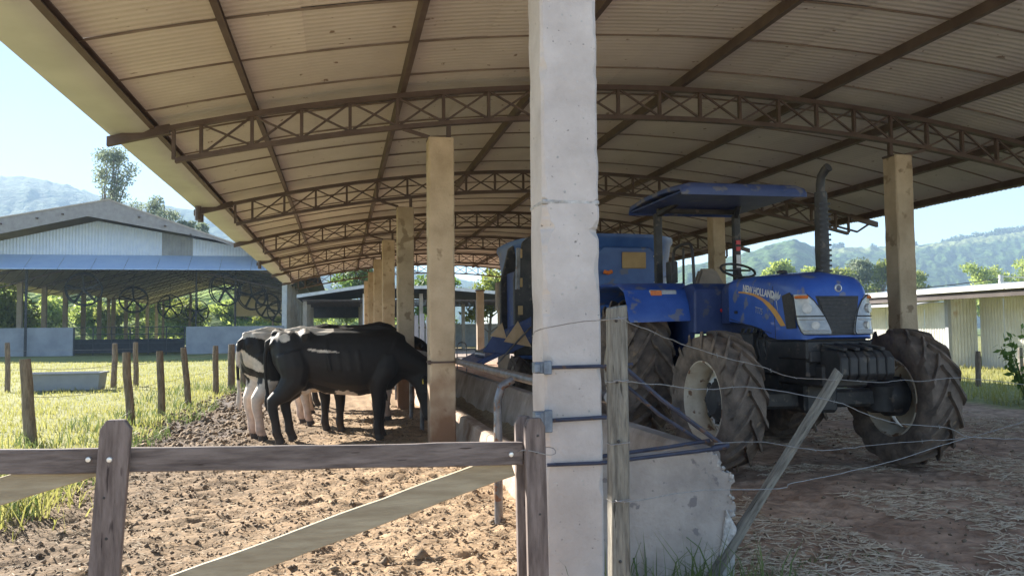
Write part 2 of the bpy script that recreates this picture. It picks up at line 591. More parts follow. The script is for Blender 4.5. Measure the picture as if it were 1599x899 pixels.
def ground_z(X, Y):
    """real relief of the yard: hoof-trodden lane, smoother aisle, soft pasture"""
    lane = sstep(X, -2.7, -2.1) * (1 - sstep(X, 1.35, 1.5)) * (1 - sstep(Y, 33, 37))
    aisle = sstep(X, 1.5, 1.9) * (1 - sstep(X, 10.2, 10.9))
    rough = (fbm(X * 2.2, Y * 2.2, 3, 2) - .5) * .06 + (fbm(X * 9, Y * 9, 5, 2) - .5) * .045 + (vnoise(X * 27, Y * 27, 9) - .5) * .024
    cs = .26
    cx, cy = np.floor(X / cs), np.floor(Y / cs)
    pit = np.zeros_like(X)
    for di in (-1, 0, 1):
        for dj in (-1, 0, 1):
            hx, hy = hash2(cx + di, cy + dj, 101), hash2(cx + di, cy + dj, 102)
            on = hash2(cx + di, cy + dj, 103) > .45
            px, py = (cx + di + hx) * cs, (cy + dj + hy) * cs
            d2 = ((X - px) / .062) ** 2 + ((Y - py) / .05) ** 2
            pit = np.minimum(pit, np.where(on, -.032 * np.exp(-d2 ** 2) + .012 * np.exp(-(np.sqrt(d2) - 1.5) ** 2 * 6), 0))
    rough = rough + pit
    soft = (fbm(X * .5, Y * .5, 11, 3) - .5) * .10
    ais = (fbm(X * 1.2, Y * 1.2, 17, 3) - .5) * .04 + (vnoise(X * 14, Y * 14, 19) - .5) * .018
    rut = np.exp(-((np.abs(X - 4.35 + .1 * np.sin(Y)) - .95) / .2) ** 2)
    ais = ais - .035 * rut + .012 * rut * np.sign(np.sin(Y * 26 + (X - 4.35) * 14))
    z = lane * (rough - .01) + aisle * (ais - .005) + (1 - lane) * (1 - aisle) * soft
    far = sstep(np.hypot(X, Y), 60, 110)
    return z * (1 - far) - 0.02


gx = axis_coords(-1000, -3.2, 9.0, 860, 0.04)
gy = axis_coords(-80, 3.0, 13.0, 1400, 0.035)
GX, GY = np.meshgrid(gx, gy)
GZ = ground_z(GX, GY)
nx, ny = len(gx), len(gy)
iv = np.arange(nx * ny).reshape(ny, nx)
gf = np.stack([iv[:-1, :-1], iv[:-1, 1:], iv[1:, 1:], iv[1:, :-1]], axis=-1).reshape(-1, 4)
ground = obj_np('ground', np.column_stack([GX.ravel(), GY.ravel(), GZ.ravel()]), gf, 'ground', smooth=True)
tag(ground, kind='structure')


def lerp3(a, b, t):
    return np.asarray(a)[None, :] * (1 - t[:, None]) + (np.asarray(b)[None, :] if np.ndim(b) == 1 else b) * t[:, None]


def ground_tint(X, Y):
    n1 = fbm(X * 1.3, Y * 1.3, 21, 4)
    n2 = fbm(X * 6, Y * 6, 23, 3)
    n3 = fbm(X * .12, Y * .12, 25, 3)
    c = lerp3((0.25, 0.17, 0.105), (0.43, 0.31, 0.195), np.clip(n1 * .7 + n2 * .7 - .2, 0, 1))           # trodden lane
    damp = 1 - sstep(X + (fbm(X * .6, Y * .6, 27, 3) - .5) * 2.2, -2.0, .5)
    c = c * (1 - .46 * damp)[:, None] * np.array([[1.0, .985, .97]])
    mud = sstep(Y, 9.5, 11.5) * (1 - sstep(X + (n1 - .5) * 1.6, -1.6, -.7)) * sstep(n1, .25, .5)
    c = c * (1 - mud)[:, None] + mud[:, None] * lerp3((0.07, 0.055, 0.048), (0.16, 0.13, 0.115), n2)
    ais = sstep(X, 1.4, 1.9)
    ca = lerp3((0.27, 0.165, 0.11), (0.55, 0.385, 0.275), np.clip(n1 * 1.0 + n2 * .8 - .4, 0, 1))
    c = c * (1 - ais)[:, None] + ca * ais[:, None]
    cg = lerp3((0.16, 0.175, 0.05), (0.30, 0.29, 0.12), np.clip(n1 * .8 + n2 * .4 - .1, 0, 1))
    edge = (n1 - .5) * .9
    gr = np.maximum(1 - sstep(X + edge, -2.75, -2.25), sstep(X + edge, 10.3, 10.9))
    gr = np.maximum(gr, sstep(Y, 60, 75))
    c = c * (1 - gr)[:, None] + cg * gr[:, None]
    pave = sstep(Y, 36, 38) * (1 - sstep(Y, 50, 54)) * sstep(X, -3.5, -2.5) * (1 - sstep(X, 14, 16))
    cp = lerp3((0.26, 0.20, 0.16), (0.36, 0.29, 0.24), n2)
    c = c * (1 - pave)[:, None] + cp * pave[:, None]
    yard = 1 - sstep(Y + (n1 - .5) * .6, 2.2, 3.2)  # unseen ground behind the camera, made pale to bounce light forward
    cy = lerp3((0.38, 0.31, 0.225), (0.52, 0.44, 0.335), np.clip(n1 * .7 + n2 * .6 - .2, 0, 1))
    c = c * (1 - yard)[:, None] + cy * yard[:, None]
    far = sstep(np.hypot(X, Y), 90, 160)
    cf = lerp3((0.06, 0.10, 0.03), (0.15, 0.19, 0.06), np.clip(n3 * 1.6 - .3, 0, 1))
    return c * (1 - far)[:, None] + cf * far[:, None]


set_tint(ground, ground_tint(GX.ravel(), GY.ravel()))

# ------------------------------------------------------------------ hills
def ridge_hill(name, crest, depth_front, depth_back, seed, lump, colors, nu=170, nv=46, field=None):
    """crest: (x, y, z) polyline; the slope falls towards the camera and away behind"""
    crest = np.array(crest, float)
    s = np.concatenate([[0], np.cumsum(np.linalg.norm(np.diff(crest[:, :2], axis=0), axis=1))])
    u = np.linspace(0, s[-1], nu)
    cx, cy, cz = (np.interp(u, s, crest[:, k]) for k in range(3))
    V = np.linspace(-1, 1, nv)
    U, VV = np.meshgrid(np.arange(nu), V)
    dirx, diry = cx / np.hypot(cx, cy), cy / np.hypot(cx, cy)
    off = np.where(VV < 0, VV * depth_front, VV * depth_back)
    X = cx[U] + dirx[U] * off
    Y = cy[U] + diry[U] * off
    prof = np.where(VV < 0, 1 - np.abs(VV) ** 1.35, 1 - VV ** 2)
    body = fbm(X / 90, Y / 90, seed, 4)
    tex = fbm(X / 9, Y / 9, seed + 5, 3)
    Z = cz[U] * prof * (0.86 + .28 * body * (1 - prof) + .14 * prof) + tex * lump * np.clip(prof * 4, 0, 1) - 2
    Z += (cz[U] * prof - Z) * 0.0
    verts = np.column_stack([X.ravel(), Y.ravel(), Z.ravel()])
    i = np.arange(nu * nv).reshape(nv, nu)
    f = np.stack([i[:-1, :-1], i[:-1, 1:], i[1:, 1:], i[1:, :-1]], axis=-1).reshape(-1, 4)
    o = obj_np(name, verts, f, 'hill', smooth=True)
    t = np.clip(tex.ravel() * 1.7 - .35, 0, 1)
    c = lerp3(colors[0], colors[1], t)
    if field is not None:
        fm = field(VV.ravel(), (U / nu).ravel(), body.ravel())
        c = c * (1 - fm)[:, None] + np.asarray(colors[2])[None, :] * fm[:, None]
    set_tint(o, c)
    tag(o, kind='structure')
    return o


GREENS = ((0.025, 0.055, 0.018), (0.075, 0.125, 0.035), (0.17, 0.20, 0.075))
ridge_hill('mountain', [(-860, 1430, 268), (-760, 1470, 278), (-660, 1490, 272), (-553, 1500, 262), (-508, 1500, 262), (-452, 1500, 250), (-419, 1500, 239),
                        (-355, 1500, 222), (-320, 1500, 224), (-251, 1500, 210), (-120, 1520, 180), (60, 1540, 130), (260, 1560, 90)],
           700, 120, 31, 9, GREENS, 220, 60)
ridge_hill('hill', [(250, 720, 40), (310, 705, 58), (356, 700, 66), (389, 700, 76), (415, 700, 82), (430, 700, 78), (450, 700, 62), (500, 690, 36), (560, 680, 12)],
           280, 120, 41, 7, GREENS, 150, 50)
ridge_hill('hill', [(430, 930, 78), (500, 915, 88), (576, 900, 94), (611, 900, 96), (700, 900, 99), (755, 900, 106), (807, 900, 114), (858, 900, 120), (940, 885, 127)],
           420, 110, 51, 8, GREENS, 230, 70,
           field=lambda v, u, b: (sstep(v, -.26, -.20) * (1 - sstep(v, -.06, .0)) * sstep(b, .30, .42)) * .9)
# wooded tops standing on the far ridge
def far_wood(name, label, pts, rad, n, ls, seed, leaf):
    v, f = leaf_cloud(pts, [rad] * len(pts), n, ls, seed)
    o = obj_np(name, v, f, leaf)
    return tag(o, label, 'woodland', kind='stuff')


pts = []
for x in np.linspace(735, 930, 48):
    pts.append((x, 905 - (x - 735) * .05 + rng.uniform(-12, 12), np.interp(x, [735, 755, 807, 858, 1020], [100, 108, 117, 124, 134]) + rng.uniform(-2, 2)))
far_wood('woodland', 'distant dark wood along the right-hand ridge top', pts, (7, 7, 5), 9000, 2.0, 3, 'leaf_dark')
pts = []
for x, y, z in ((590, 902, 100), (598, 902, 101), (640, 900, 99), (684, 900, 103), (690, 900, 105), (697, 900, 103), (560, 905, 96), (664, 900, 101)):
    pts.append((x, y, z))
far_wood('woodland', 'sparse trees on the skyline of the far ridge', pts, (5, 5, 5), 1400, 1.6, 4, 'leaf_dark')

# ------------------------------------------------------------------ arched cattle shed
XC, ZC, ACURV = 4.05, 4.22, 0.0208
XL, XR = 1.11, 7.03
Y0, BAY, NTR = 4.05, 5.28, 7


def arch(x):
    return ZC - ACURV * (x - XC) ** 2


shed = thing('cattle_shed', 'open cattle shed with arched corrugated roof, brown steel trusses and concrete columns', 'shed')
PURL = [-2.0, -0.95, 0.66, 2.28, 4.05, 5.82, 7.42, 9.0, 10.2]
TD = 0.36
EAVE_L, EAVE_R = -2.42, 10.5
RF0, RF1 = 3.7, Y0 + BAY * (NTR - 1) + 1.2


def chord_ring(x0, x1, z_of, w, h, n):
    rings = []
    for x in np.linspace(x0, x1, n):
        z = z_of(x)
        rings.append([(x, -w / 2, z - h / 2), (x, w / 2, z - h / 2), (x, w / 2, z + h / 2), (x, -w / 2, z + h / 2)])
    return rings


# trusses
def build_truss(parent, detailed, y):
    m = MB()
    m.loft(chord_ring(-1.8, 9.9, arch, .085, .055, 40))
    m.loft(chord_ring(-1.74, 9.84, lambda x: arch(x) - TD, .085, .05, 40))
    if not detailed:
        web(m, None)
    t = m.build('truss', 'brown_steel', parent, loc=(0, y, 0))
    e = MB().loft(chord_ring(EAVE_L, -1.8, lambda x: arch(x) - .005, .075, .10, 4)).build('eave_beam', 'brown_steel', t)
    e = MB().loft(chord_ring(9.9, EAVE_R, lambda x: arch(x) - .005, .075, .10, 4)).build('eave_beam', 'brown_steel', t)
    if detailed:
        web(None, t)
    return t


WEBS = {}


def web(m, t):
    xs = np.linspace(-1.48, 9.58, 22)
    for i, x in enumerate(xs):
        a, b = (x, 0, arch(x) - .0275), (x, 0, arch(x) - TD + .025)
        if m is not None:
            m.bar(a, b, .05, .035, (1, 0, 0))
        else:
            MB().bar(a, b, .05, .035, (1, 0, 0)).build('upright', 'brown_steel', t)
        if i < len(xs) - 1:
            x2 = xs[i + 1]
            for (p, q, yo) in ((x + .02, x2 - .02, -.014), (x2 - .02, x + .02, .014)):
                a, b = (p, yo, arch(p) - .03), (q, yo, arch(q) - TD + .027)
                if m is not None:
                    m.bar(a, b, .022, .024, (0, 1, 0))
                else:
                    MB().bar(a, b, .022, .024, (0, 1, 0)).build('diagonal', 'brown_steel', t)
    # end uprights
    for x in (-1.76, 9.86):
        a, b = (x, 0, arch(x) - .0275), (x, 0, arch(x) - TD + .02)
        if m is not None:
            m.bar(a, b, .05, .035, (1, 0, 0))
        else:
            MB().bar(a, b, .05, .035, (1, 0, 0)).build('upright', 'brown_steel', t)


far_truss = None
for k in range(NTR):
    y = Y0 + BAY * k
    if k in (1, 2):
        build_truss(shed, True, y)
    elif far_truss is None:
        far_truss = build_truss(shed, False, y)
    else:
        c = dup(far_truss, shed)
        c.location = (0, y, 0)

# purlins
for x in PURL:
    z = arch(x) + .027 + .055
    sl = -2 * ACURV * (x - XC)
    m = MB()
    rot = Matrix.Rotation(-math.atan(sl), 3, 'Y')
    # C-section: web plus two flanges
    for (dx, dz, sx, sz) in ((0, 0, .012, .11), (.028, .049, .044, .012), (.028, -.049, .044, .012)):
        m.box(Vector((x, (RF0 + RF1) / 2, z)) + rot @ Vector((dx, 0, dz)), (sx, RF1 - RF0, sz), rot)
    m.build('purlin', 'brown_steel', shed)

# roof sheets, each a corrugated panel between two purlins and two laps
EDGE = [-2.0, -0.35, 1.45, 3.2, 4.95, 6.65, 8.2, 9.5, EAVE_R]
BW = 1.055
nb = int((RF1 - RF0) / BW) + 1
NWV = 11
sheet_mesh = []
for s in range(len(EDGE) - 1):
    xa, xb = EDGE[s], EDGE[s + 1]
    xs = np.linspace(xa - .03, xb + .03, 5)
    ys = np.linspace(-BW / 2 + .004, BW / 2 - .004, NWV * 4 + 1)
    wave = np.array([0, 1, 1, 0])[np.arange(len(ys)) % 4] * .008
    zoff = .14 + (.006 if s % 2 else 0)
    vs, fs = [], []
    for x in xs:
        vs.append((x, ys[0] - .004, arch(x) + zoff - .016))
        for y, w in zip(ys, wave):
            vs.append((x, y, arch(x) + zoff + w))
        vs.append((x, ys[-1] + .004, arch(x) + zoff + .016))
    n = len(ys) + 2
    for i in range(len(xs) - 1):
        for j in range(n - 1):
            a = i * n + j
            fs.append((a, a + 1, a + 1 + n, a + n))
    me = bpy.data.meshes.new('roof_sheet')
    me.from_pydata(vs, [], fs)
    me.materials.append(MATS['roof_panel'])
    sheet_mesh.append(me)
for b in range(nb):
    for s, me in enumerate(sheet_mesh):
        o = bpy.data.objects.new('roof_sheet', me)
        o.location = (0, RF0 + BW * (b + .5), 0.002 * ((b * 7 + s * 3) % 3))
        link(o, shed)
# dark lap battens closing each joint
m = MB()
rings = []
for x in np.linspace(-1.99, EAVE_R - .02, 24):
    z = arch(x) + .122
    rings.append([(x, -.004, z), (x, .004, z), (x, .004, z + .02), (x, -.004, z + .02)])
bat = None
for b in range(nb):
    if bat is None:
        bat = m.loft(rings).build('lap_batten', 'lap_brown', shed)
    else:
        c = bat.copy()
        link(c, shed)
        bat_n = c
        c.location = (0, RF0 + BW * b, 0)
bat.location = (0, RF0 + .02, 0)
# a closing skin above the sheets so no sky leaks through the laps
m = MB()
rings = []
for x in np.linspace(-2.0, EAVE_R, 24):
    z = arch(x) + .19
    rings.append([(x, RF0, z), (x, RF0 + BW * nb, z), (x, RF0 + BW * nb, z + .02), (x, RF0, z + .02)])
m.loft(rings)
m.build('roof_cover', 'roof_grey', shed)

# smooth dented gutter along the sunny eave
n = 180
ys = np.linspace(RF0, RF1, n)
vs, fs = [], []
prof = [(-1.98, .085), (-2.06, .04), (-2.16, .03), (-2.27, .025), (-2.36, .025), (-2.42, .03), (-2.44, .06), (-2.45, .13), (-2.44, .13)]
for i, y in enumerate(ys):
    dent = max(0, vnoise(y * 1.1, 0.3, 77) - .55) * .10 + (vnoise(y * 4, .7, 78) - .5) * .014
    for (x, dz) in prof:
        k = math.exp(-((x + 2.22) / .12) ** 2)
        vs.append((x + k * 0, y, arch(-2.2) + dz + dent * k))
P = len(prof)
for i in range(n - 1):
    for j in range(P - 1):
        a = i * P + j
        fs.append((a, a + 1, a + 1 + P, a + P))
MB().add(vs, fs).build('gutter', 'gutter_metal', shed, smooth=True)
for y in (14.45, 14.7, 25.1):
    MB().tube([(-2.33, y, arch(-2.3) + .06), (-2.33, y, arch(-2.3) - .18)], .05, 10).build('downpipe', 'brown_steel', shed)


# columns: precast concrete with chipped arrises
def column_mesh(w, d, h, seed, chips, step=.035, z0=-.25, notches=()):
    rings = []
    zs = np.arange(z0, h + step / 2, step)
    for i, z in enumerate(zs):
        rg = []
        for q, (sx, sy) in enumerate(((-1, -1), (1, -1), (1, 1), (-1, 1))):
            c = .012 + chips * max(0, fbm(z * 5 + q * 31, q * 3.3, seed, 3) - .56) * .28
            for (qc, zc, hh, sz) in notches:
                if qc == q and abs(z - zc) < hh:
                    c += sz * (1 - abs(z - zc) / hh) * (.6 + .8 * vnoise(z * 60, q * 2.2, seed + 3))
            jx = (vnoise(z * 9, q * 5.1, seed + 1) - .5) * .004
            x, y = sx * (w / 2 + jx), sy * (d / 2 + jx)
            if sx * sy > 0:
                rg += [(x, y - sy * c, z), (x - sx * c, y, z)]
            else:
                rg += [(x - sx * c, y, z), (x, y - sy * c, z)]
        rings.append(rg)
    return rings


def shed_column(x, y, w, d, h, material, seed, chips, label=None, notches=(), step=.035):
    o = MB().loft(column_mesh(w, d, h, seed, chips, step, notches=notches)).build('column', material, shed, loc=(x, y, 0))
    if label:
        o['label'] = label
    return o


CH = 3.48
shed_column(1.115, Y0, .29, .27, CH, 'concrete', 5, .3, 'pale grey pitted concrete column nearest the wooden gate',
            [(0, 1.80, .16, .030), (0, 1.45, .12, .016), (1, 1.80, .05, .045), (1, 1.10, .04, .02), (0, 1.15, .07, .02), (1, 2.6, .05, .015), (0, .72, .1, .02), (1, .55, .06, .02), (0, 1.935, .02, .03), (1, 1.935, .02, .03)], .012)
MB().loft([[(1.115 + a * (.1455 - e), Y0 + b * (.1355 - e), z) for a, b in ((-1, -1), (1, -1), (1, 1), (-1, 1))] for z, e in ((1.925, .002), (1.93, 0), (1.94, 0), (1.945, .002))]).build('casting_joint', 'broken_concrete', shed)
for px_, pz_, pr_ in [(random.uniform(-.12, .12), random.uniform(.4, 3.2), random.uniform(.003, .008)) for _ in range(46)]:
    MB().lathe([(-.0012, .0005), (-.001, pr_ * .7), (.002, pr_)], 7, 'y', (1.115 + px_, Y0 - .1352, pz_)).build('air_hole', 'broken_concrete', shed)
for k in range(1, NTR):
    shed_column(XL, Y0 + BAY * k, .29, .27, CH, 'concrete_tan', 10 + k, .2)
for k in range(0, NTR):
    if k != 0:
        shed_column(XR, Y0 + BAY * k, .25, .26, CH, 'concrete_tan', 30 + k, .15)
# saddle brackets from column heads to the bottom chord
for k in range(0, NTR):
    for x, s in ((XL, -1), (XR, 1)):
        y = Y0 + BAY * k
        m = MB()
        m.box((x, y, CH + .012), (.3, .2, .024))
        zb = arch(x) - TD
        m.bar((x + .1 * -s, y, CH + .02), (x + .1 * -s, y, zb), .05, .05, (1, 0, 0))
        m.bar((x + s * .42, y, arch(x + s * .42) - TD - .02), (x + s * .12, y, CH + .04), .04, .03, (0, 1, 0))
        m.build('bracket', 'brown_steel', shed)
# loose stay under the right eave
MB().tube([(9.1, Y0 + BAY * 2, 3.42), (10.05, Y0 + BAY * 2, 3.2), (10.35, Y0 + BAY * 2, 3.38)], .022, 6).build('eave_stay', 'brown_steel', shed)

# ------------------------------------------------------------------ feed trough
trough = thing('feed_trough', 'long concrete feed trough with broken near end beside the column row', 'feed trough', (1.4, 4.1, 0))
TY0, TY1 = 4.12, 36.0


def trough_profile(y):
    return


m = MB()
rings = []
for y in (TY0 + .13, 12, 24, TY1):
    rings.append([(-.02, y - 4.1, -.1), (.05, y - 4.1, .24), (.08, y - 4.1, .26), (.17, y - 4.1, .26), (.19, y - 4.1, .14), (.38, y - 4.1, .16), (.50, y - 4.1, .62), (.52, y - 4.1, .65), (.62, y - 4.1, .65), (.64, y - 4.1, .62), (.66, y - 4.1, -.1)])
m.loft(rings)
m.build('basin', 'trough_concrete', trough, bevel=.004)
m = MB()
for i in range(16):
    y = .15 + i * 2.0
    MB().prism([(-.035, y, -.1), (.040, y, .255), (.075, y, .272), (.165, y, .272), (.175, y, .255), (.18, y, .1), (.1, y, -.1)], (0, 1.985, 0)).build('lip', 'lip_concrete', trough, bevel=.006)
# feed lying in the basin
n = 160
vs, fs = [], []
g2 = np.random.default_rng(4)
for i in range(n):
    y = .2 + i * .198
    for j, x in enumerate(np.linspace(.175, .46, 6)):
        vs.append((x, y, .19 + .05 * vnoise(y * 2, x * 9, 61) + .04 * vnoise(y * 11, x * 30, 62) + max(0, x - .36) * .9))
for i in range(n - 1):
    for j in range(5):
        a = i * 6 + j
        fs.append((a, a + 1, a + 7, a + 6))
MB().add(vs, fs).build('feed_layer', 'feed', trough, smooth=True)
# end wall, right edge broken away
outline = [(-.16, -.15), (.50, -.15), (.56, .05), (.585, .18), (.60, .30), (.63, .36), (.61, .43), (.625, .50), (.60, .545), (.545, .575), (.535, .63), (.50, .655), (.2, .645), (-.16, .635)]
dense = []
for (a, b) in zip(outline, outline[1:] + outline[:1]):
    L = math.hypot(b[0] - a[0], b[1] - a[1])
    k = max(1, int(L / .02))
    for t in range(k):
        x, z = a[0] + (b[0] - a[0]) * t / k, a[1] + (b[1] - a[1]) * t / k
        if x > .45 and z > 0:
            x += random.uniform(-.012, .012)
            z += random.uniform(-.012, .012)
        dense.append((x, z))
front = [(x, -.03 + .01 * vnoise(x * 5, z * 5, 8), z) for x, z in dense]
back = [(x + (.05 if x > .45 else 0), .128, z - (.03 if x > .45 else 0)) for x, z in dense]
mid = [((a[0] + b[0]) / 2 + (random.uniform(-.01, .03) if a[0] > .45 else 0), .05, (a[2] + b[2]) / 2) for a, b in zip(front, back)]
MB().loft([front, mid, back]).build('end_wall', 'end_concrete', trough)
# rough aggregate along the break
m = MB()
for i in range(130):
    t = random.random()
    z = .02 + .62 * t
    x = np.interp(z, [0, .05, .18, .30, .36, .43, .50, .545, .575, .63, .66], [.53, .55, .58, .60, .62, .61, .615, .595, .55, .53, .5]) + random.uniform(-.03, .02)
    s = random.uniform(.006, .02)
    m.box((x, random.uniform(-.035, .12), z), (s, s, s), Matrix.Rotation(random.uniform(0, 3), 3, Vector((random.random(), random.random(), random.random() + .1)).normalized()))
o = m.build('aggregate', 'broken_concrete', trough)
o['kind'] = 'stuff'
# fallen wedge of render leaning at the foot of the break
MB().prism([(.50, -.05, -.05), (.60, -.05, -.05), (.63, -.045, .26), (.575, -.04, .36)], (.01, .05, 0)).build('broken_chunk', 'broken_concrete', trough, bevel=.006)

# ------------------------------------------------------------------ pipe neck rail along the trough
rail = thing('neck_rail', 'galvanised pipe neck rail on a bent post above the feed trough', 'rail', (1.13, 4.2, 0))
for k in range(6):
    ya, yb = Y0 + BAY * k + .14, Y0 + BAY * (k + 1) - .14
    MB().tube([(.0 + .17, ya - 4.2 - .28, .97), (.12, ya - 4.2 + .4, .975), (.08, (ya + yb) / 2 - 4.2, .985), (.12, yb - 4.2 - .5, .975), (.17, yb - 4.2 + .3, .965)], .033, 12).build('pipe', 'pipe_steel', rail, smooth=True)
    for t in ((.3,) if k == 0 else (.35, .7)):
        y = ya + (yb - ya) * t - 4.2
        MB().tube([(-.06, y, -.1), (-.06, y, .82), (-.03, y, .92), (.05, y, .965)], .03, 10).build('post', 'pipe_steel', rail, smooth=True)
for k in range(1, 4):
    m = MB()
    y = Y0 + BAY * k - 4.2
    m.bb(-.175, .135, y - .142, y - .136, .955, .975)
    m.bb(-.175, -.169, y - .136, y + .15, .955, .975)
    m.box((-.17, y - .14, .965), (.03, .03, .05))
    m.build('clamp_band', 'brown_steel', rail)

# ------------------------------------------------------------------ wooden gate in front
gate = thing('wooden_gate', 'weathered brown wooden gate with diagonal braces before the cattle lane', 'gate', (0.0, 3.4, 0))


def plank(name, p, q, w, t, material, parent, seed, taper=0.0):
    """board from p to q, width w in the vertical plane, thickness t along y, slightly uneven"""
    p, q = Vector(p), Vector(q)
    d = (q - p).normalized()
    up = Vector((0, 1, 0)).cross(d)
    if up.z < 0 or (abs(up.z) < 1e-3 and up.x > 0):
        up = -up
    n = max(4, int((q - p).length / .09))
    rings = []
    for i in range(n + 1):
        c = p.lerp(q, i / n)
        e1 = (vnoise(i * .6, 1, seed) - .5) * .006
        e2 = (vnoise(i * .6, 5, seed) - .5) * .006
        ww = w / 2 - taper * max(0, (i - n + 1))
        a = up * (ww + e1)
        b = up * (-ww + e2)
        rg = []
        for s, yy in ((b, -t / 2), (b, t / 2), (a, t / 2), (a, -t / 2)):
            rg.append(c + s + Vector((0, yy + (vnoise(i * .3, 9, seed) - .5) * .006, 0)))
        rings.append(rg)
    return MB().loft(rings).build(name, material, parent, bevel=.003)


plank('rail', (-2.6, .0, .872), (.742, .0, .792), .093, .035, 'wood_gate', gate, 3)
plank('brace', (-.68, .036, .31), (.70, .036, .745), .098, .03, 'wood_pale', gate, 5)
plank('brace', (-.84, .036, .842), (-2.3, .036, .42), .10, .03, 'wood_pale', gate, 6)
# gate stile with a chamfered head
def stile(name, xb, xt, top, w, yc, material, seed):
    h = top + .25
    pts = []
    cx = w * .22
    poly = [(xb - w / 2, -.25), (xb + w / 2, -.25), (xt + w / 2, top - .035), (xt + w / 2 - cx, top), (xt - w / 2 + cx, top), (xt - w / 2, top - .035)]
    return MB().prism([(x, yc - .019, z) for x, z in poly], (0, .038, 0)).build(name, material, gate, bevel=.003)


stile('stile', -.90, -.825, .985, .108, -.04, 'wood_gate_up', 1)
stile('stile', .80, .785, .942, .085, -.04, 'wood_gate_up', 2)
stile('stile', .768, .757, .944, .075, .04, 'wood_gate_up', 3)
for x, y, z in ((-.926, -.020, .838), (-.842, -.062, .84), (.69, -.020, .792)):
    MB().lathe([(-.006, .004), (-.005, .009), (0, .011), (.004, .011)], 12, 'y', (x, y, z)).build('bolt', 'bolt', gate, smooth=True)
for x, z, r in ((.795, .87, .006), (.79, .80, .005), (.80, .55, .005), (-.86, .70, .005), (-.85, .55, .006), (-.845, .40, .005)):
    MB().lathe([(-.003, r * .6), (0, r), (.004, r)], 8, 'y', (x, -.059, z)).build('nail', 'black_part', gate)
# tie wire round the hanging stile
MB().tube([(.83 + .05 * math.cos(a) * 1.6 - .03, -.055 + .09 * (math.sin(a) + 1) * .5 - .012, .80 + .012 * math.sin(2 * a)) for a in np.linspace(0, 6.28, 17)], .0018, 5).build('tie_wire', 'wire', gate)

# ------------------------------------------------------------------ steel gate hardware on the near column and folded steel gate
hang = thing('steel_gate', 'dark steel bar gate folded down over the broken trough end', 'gate', (1.3, 3.9, 0))


def hbar(name, pts, r, material='blue_steel', parent=hang, n=8):
    return MB().tube([(p[0] - 1.3, p[1] - 3.9, p[2]) for p in pts], r, n).build(name, material, parent, smooth=True)


YF = Y0 - .135 - .018
hbar('clamp_bar', [(.97, YF, 1.123), (1.33, YF, 1.125), (1.42, YF + .02, 1.13)], .009)
hbar('clamp_bar', [(.97, YF, .868), (1.25, YF, .875), (1.34, YF, .88)], .010)
hbar('clamp_bar', [(.97, YF, .657), (1.25, YF, .655)], .009)
for z, h, t in ((1.123, .055, .05), (.868, .09, .012)):
    m = MB()
    m.box((.955 - 1.3, YF - 3.9 + .015, z), (.085, .06, h))
    m.box((.925 - 1.3, YF - 3.9 - .01, z), (.03, .03, h * .8))
    m.box((.975 - 1.3, YF - 3.9 - .022, z), (.04, .012, h * 1.2))
    m.build('hinge_plate', 'hinge_metal', hang, bevel=.004)
# folded frame lying on the end wall
A0, A1 = (1.27, 3.99, .672), (1.93, 4.03, .722)
hbar('lower_bar', [(1.24, YF, .655), (1.45, 3.93, .665), (1.90, 3.97, .69)], .010)
hbar('lower_bar', [A0, (1.6, 4.0, .70), (1.87, 4.02, .725)], .010)
hbar('diagonal_bar', [(1.44, 4.06, 1.10), (1.62, 4.04, .94), (1.93, 3.98, .70)], .012)
hbar('diagonal_bar', [(1.43, 4.1, 1.03), (1.62, 4.07, .86), (1.83, 4.03, .72)], .010)
hbar('stay_bar', [(1.66, 4.05, .90), (1.72, 4.05, .885)], .01)
hbar('corner_lug', [(1.86, 3.97, .69), (1.93, 3.97, .70), (1.95, 3.98, .705)], .016)
MB().lathe([(-.01, .022), (-.01, .037), (.10, .037), (.10, .022)], 16, 'y', (1.335 - 1.3, 3.95 - 3.9, .955)).build('pipe_stub', 'black_part', hang, smooth=True)
m = MB()
m.box((1.36 - 1.3, 4.0 - 3.9, .87), (.09, .05, .07))
m.box((1.36 - 1.3, 3.97 - 3.9, .87), (.04, .012, .03))
m.build('latch_box', 'pipe_steel', hang, bevel=.004)

# ------------------------------------------------------------------ barbed-wire fence: upright post, leaning stake, sagging wires
bw = thing('barbed_wire_fence', 'sagging barbed wire fence with grey upright post and leaning stake', 'fence', (1.16, 3.4, 0))
rings = []
for i in range(22):
    z = -.25 + i * (1.403 + .25) / 21
    rg = []
    for k, (sx, sy) in enumerate(((-1, -1), (1, -1), (1, 1), (-1, 1))):
        rg.append((sx * (.0375 + .004 * vnoise(i * .5, k, 3)) + .0 + .008 * z - .006, sy * (.032 + .004 * vnoise(i * .5, k, 4)), z + (.006 * sx if i == 21 else 0)))
    rings.append(rg)
MB().loft(rings).build('post', 'wood_grey', bw, bevel=.006)
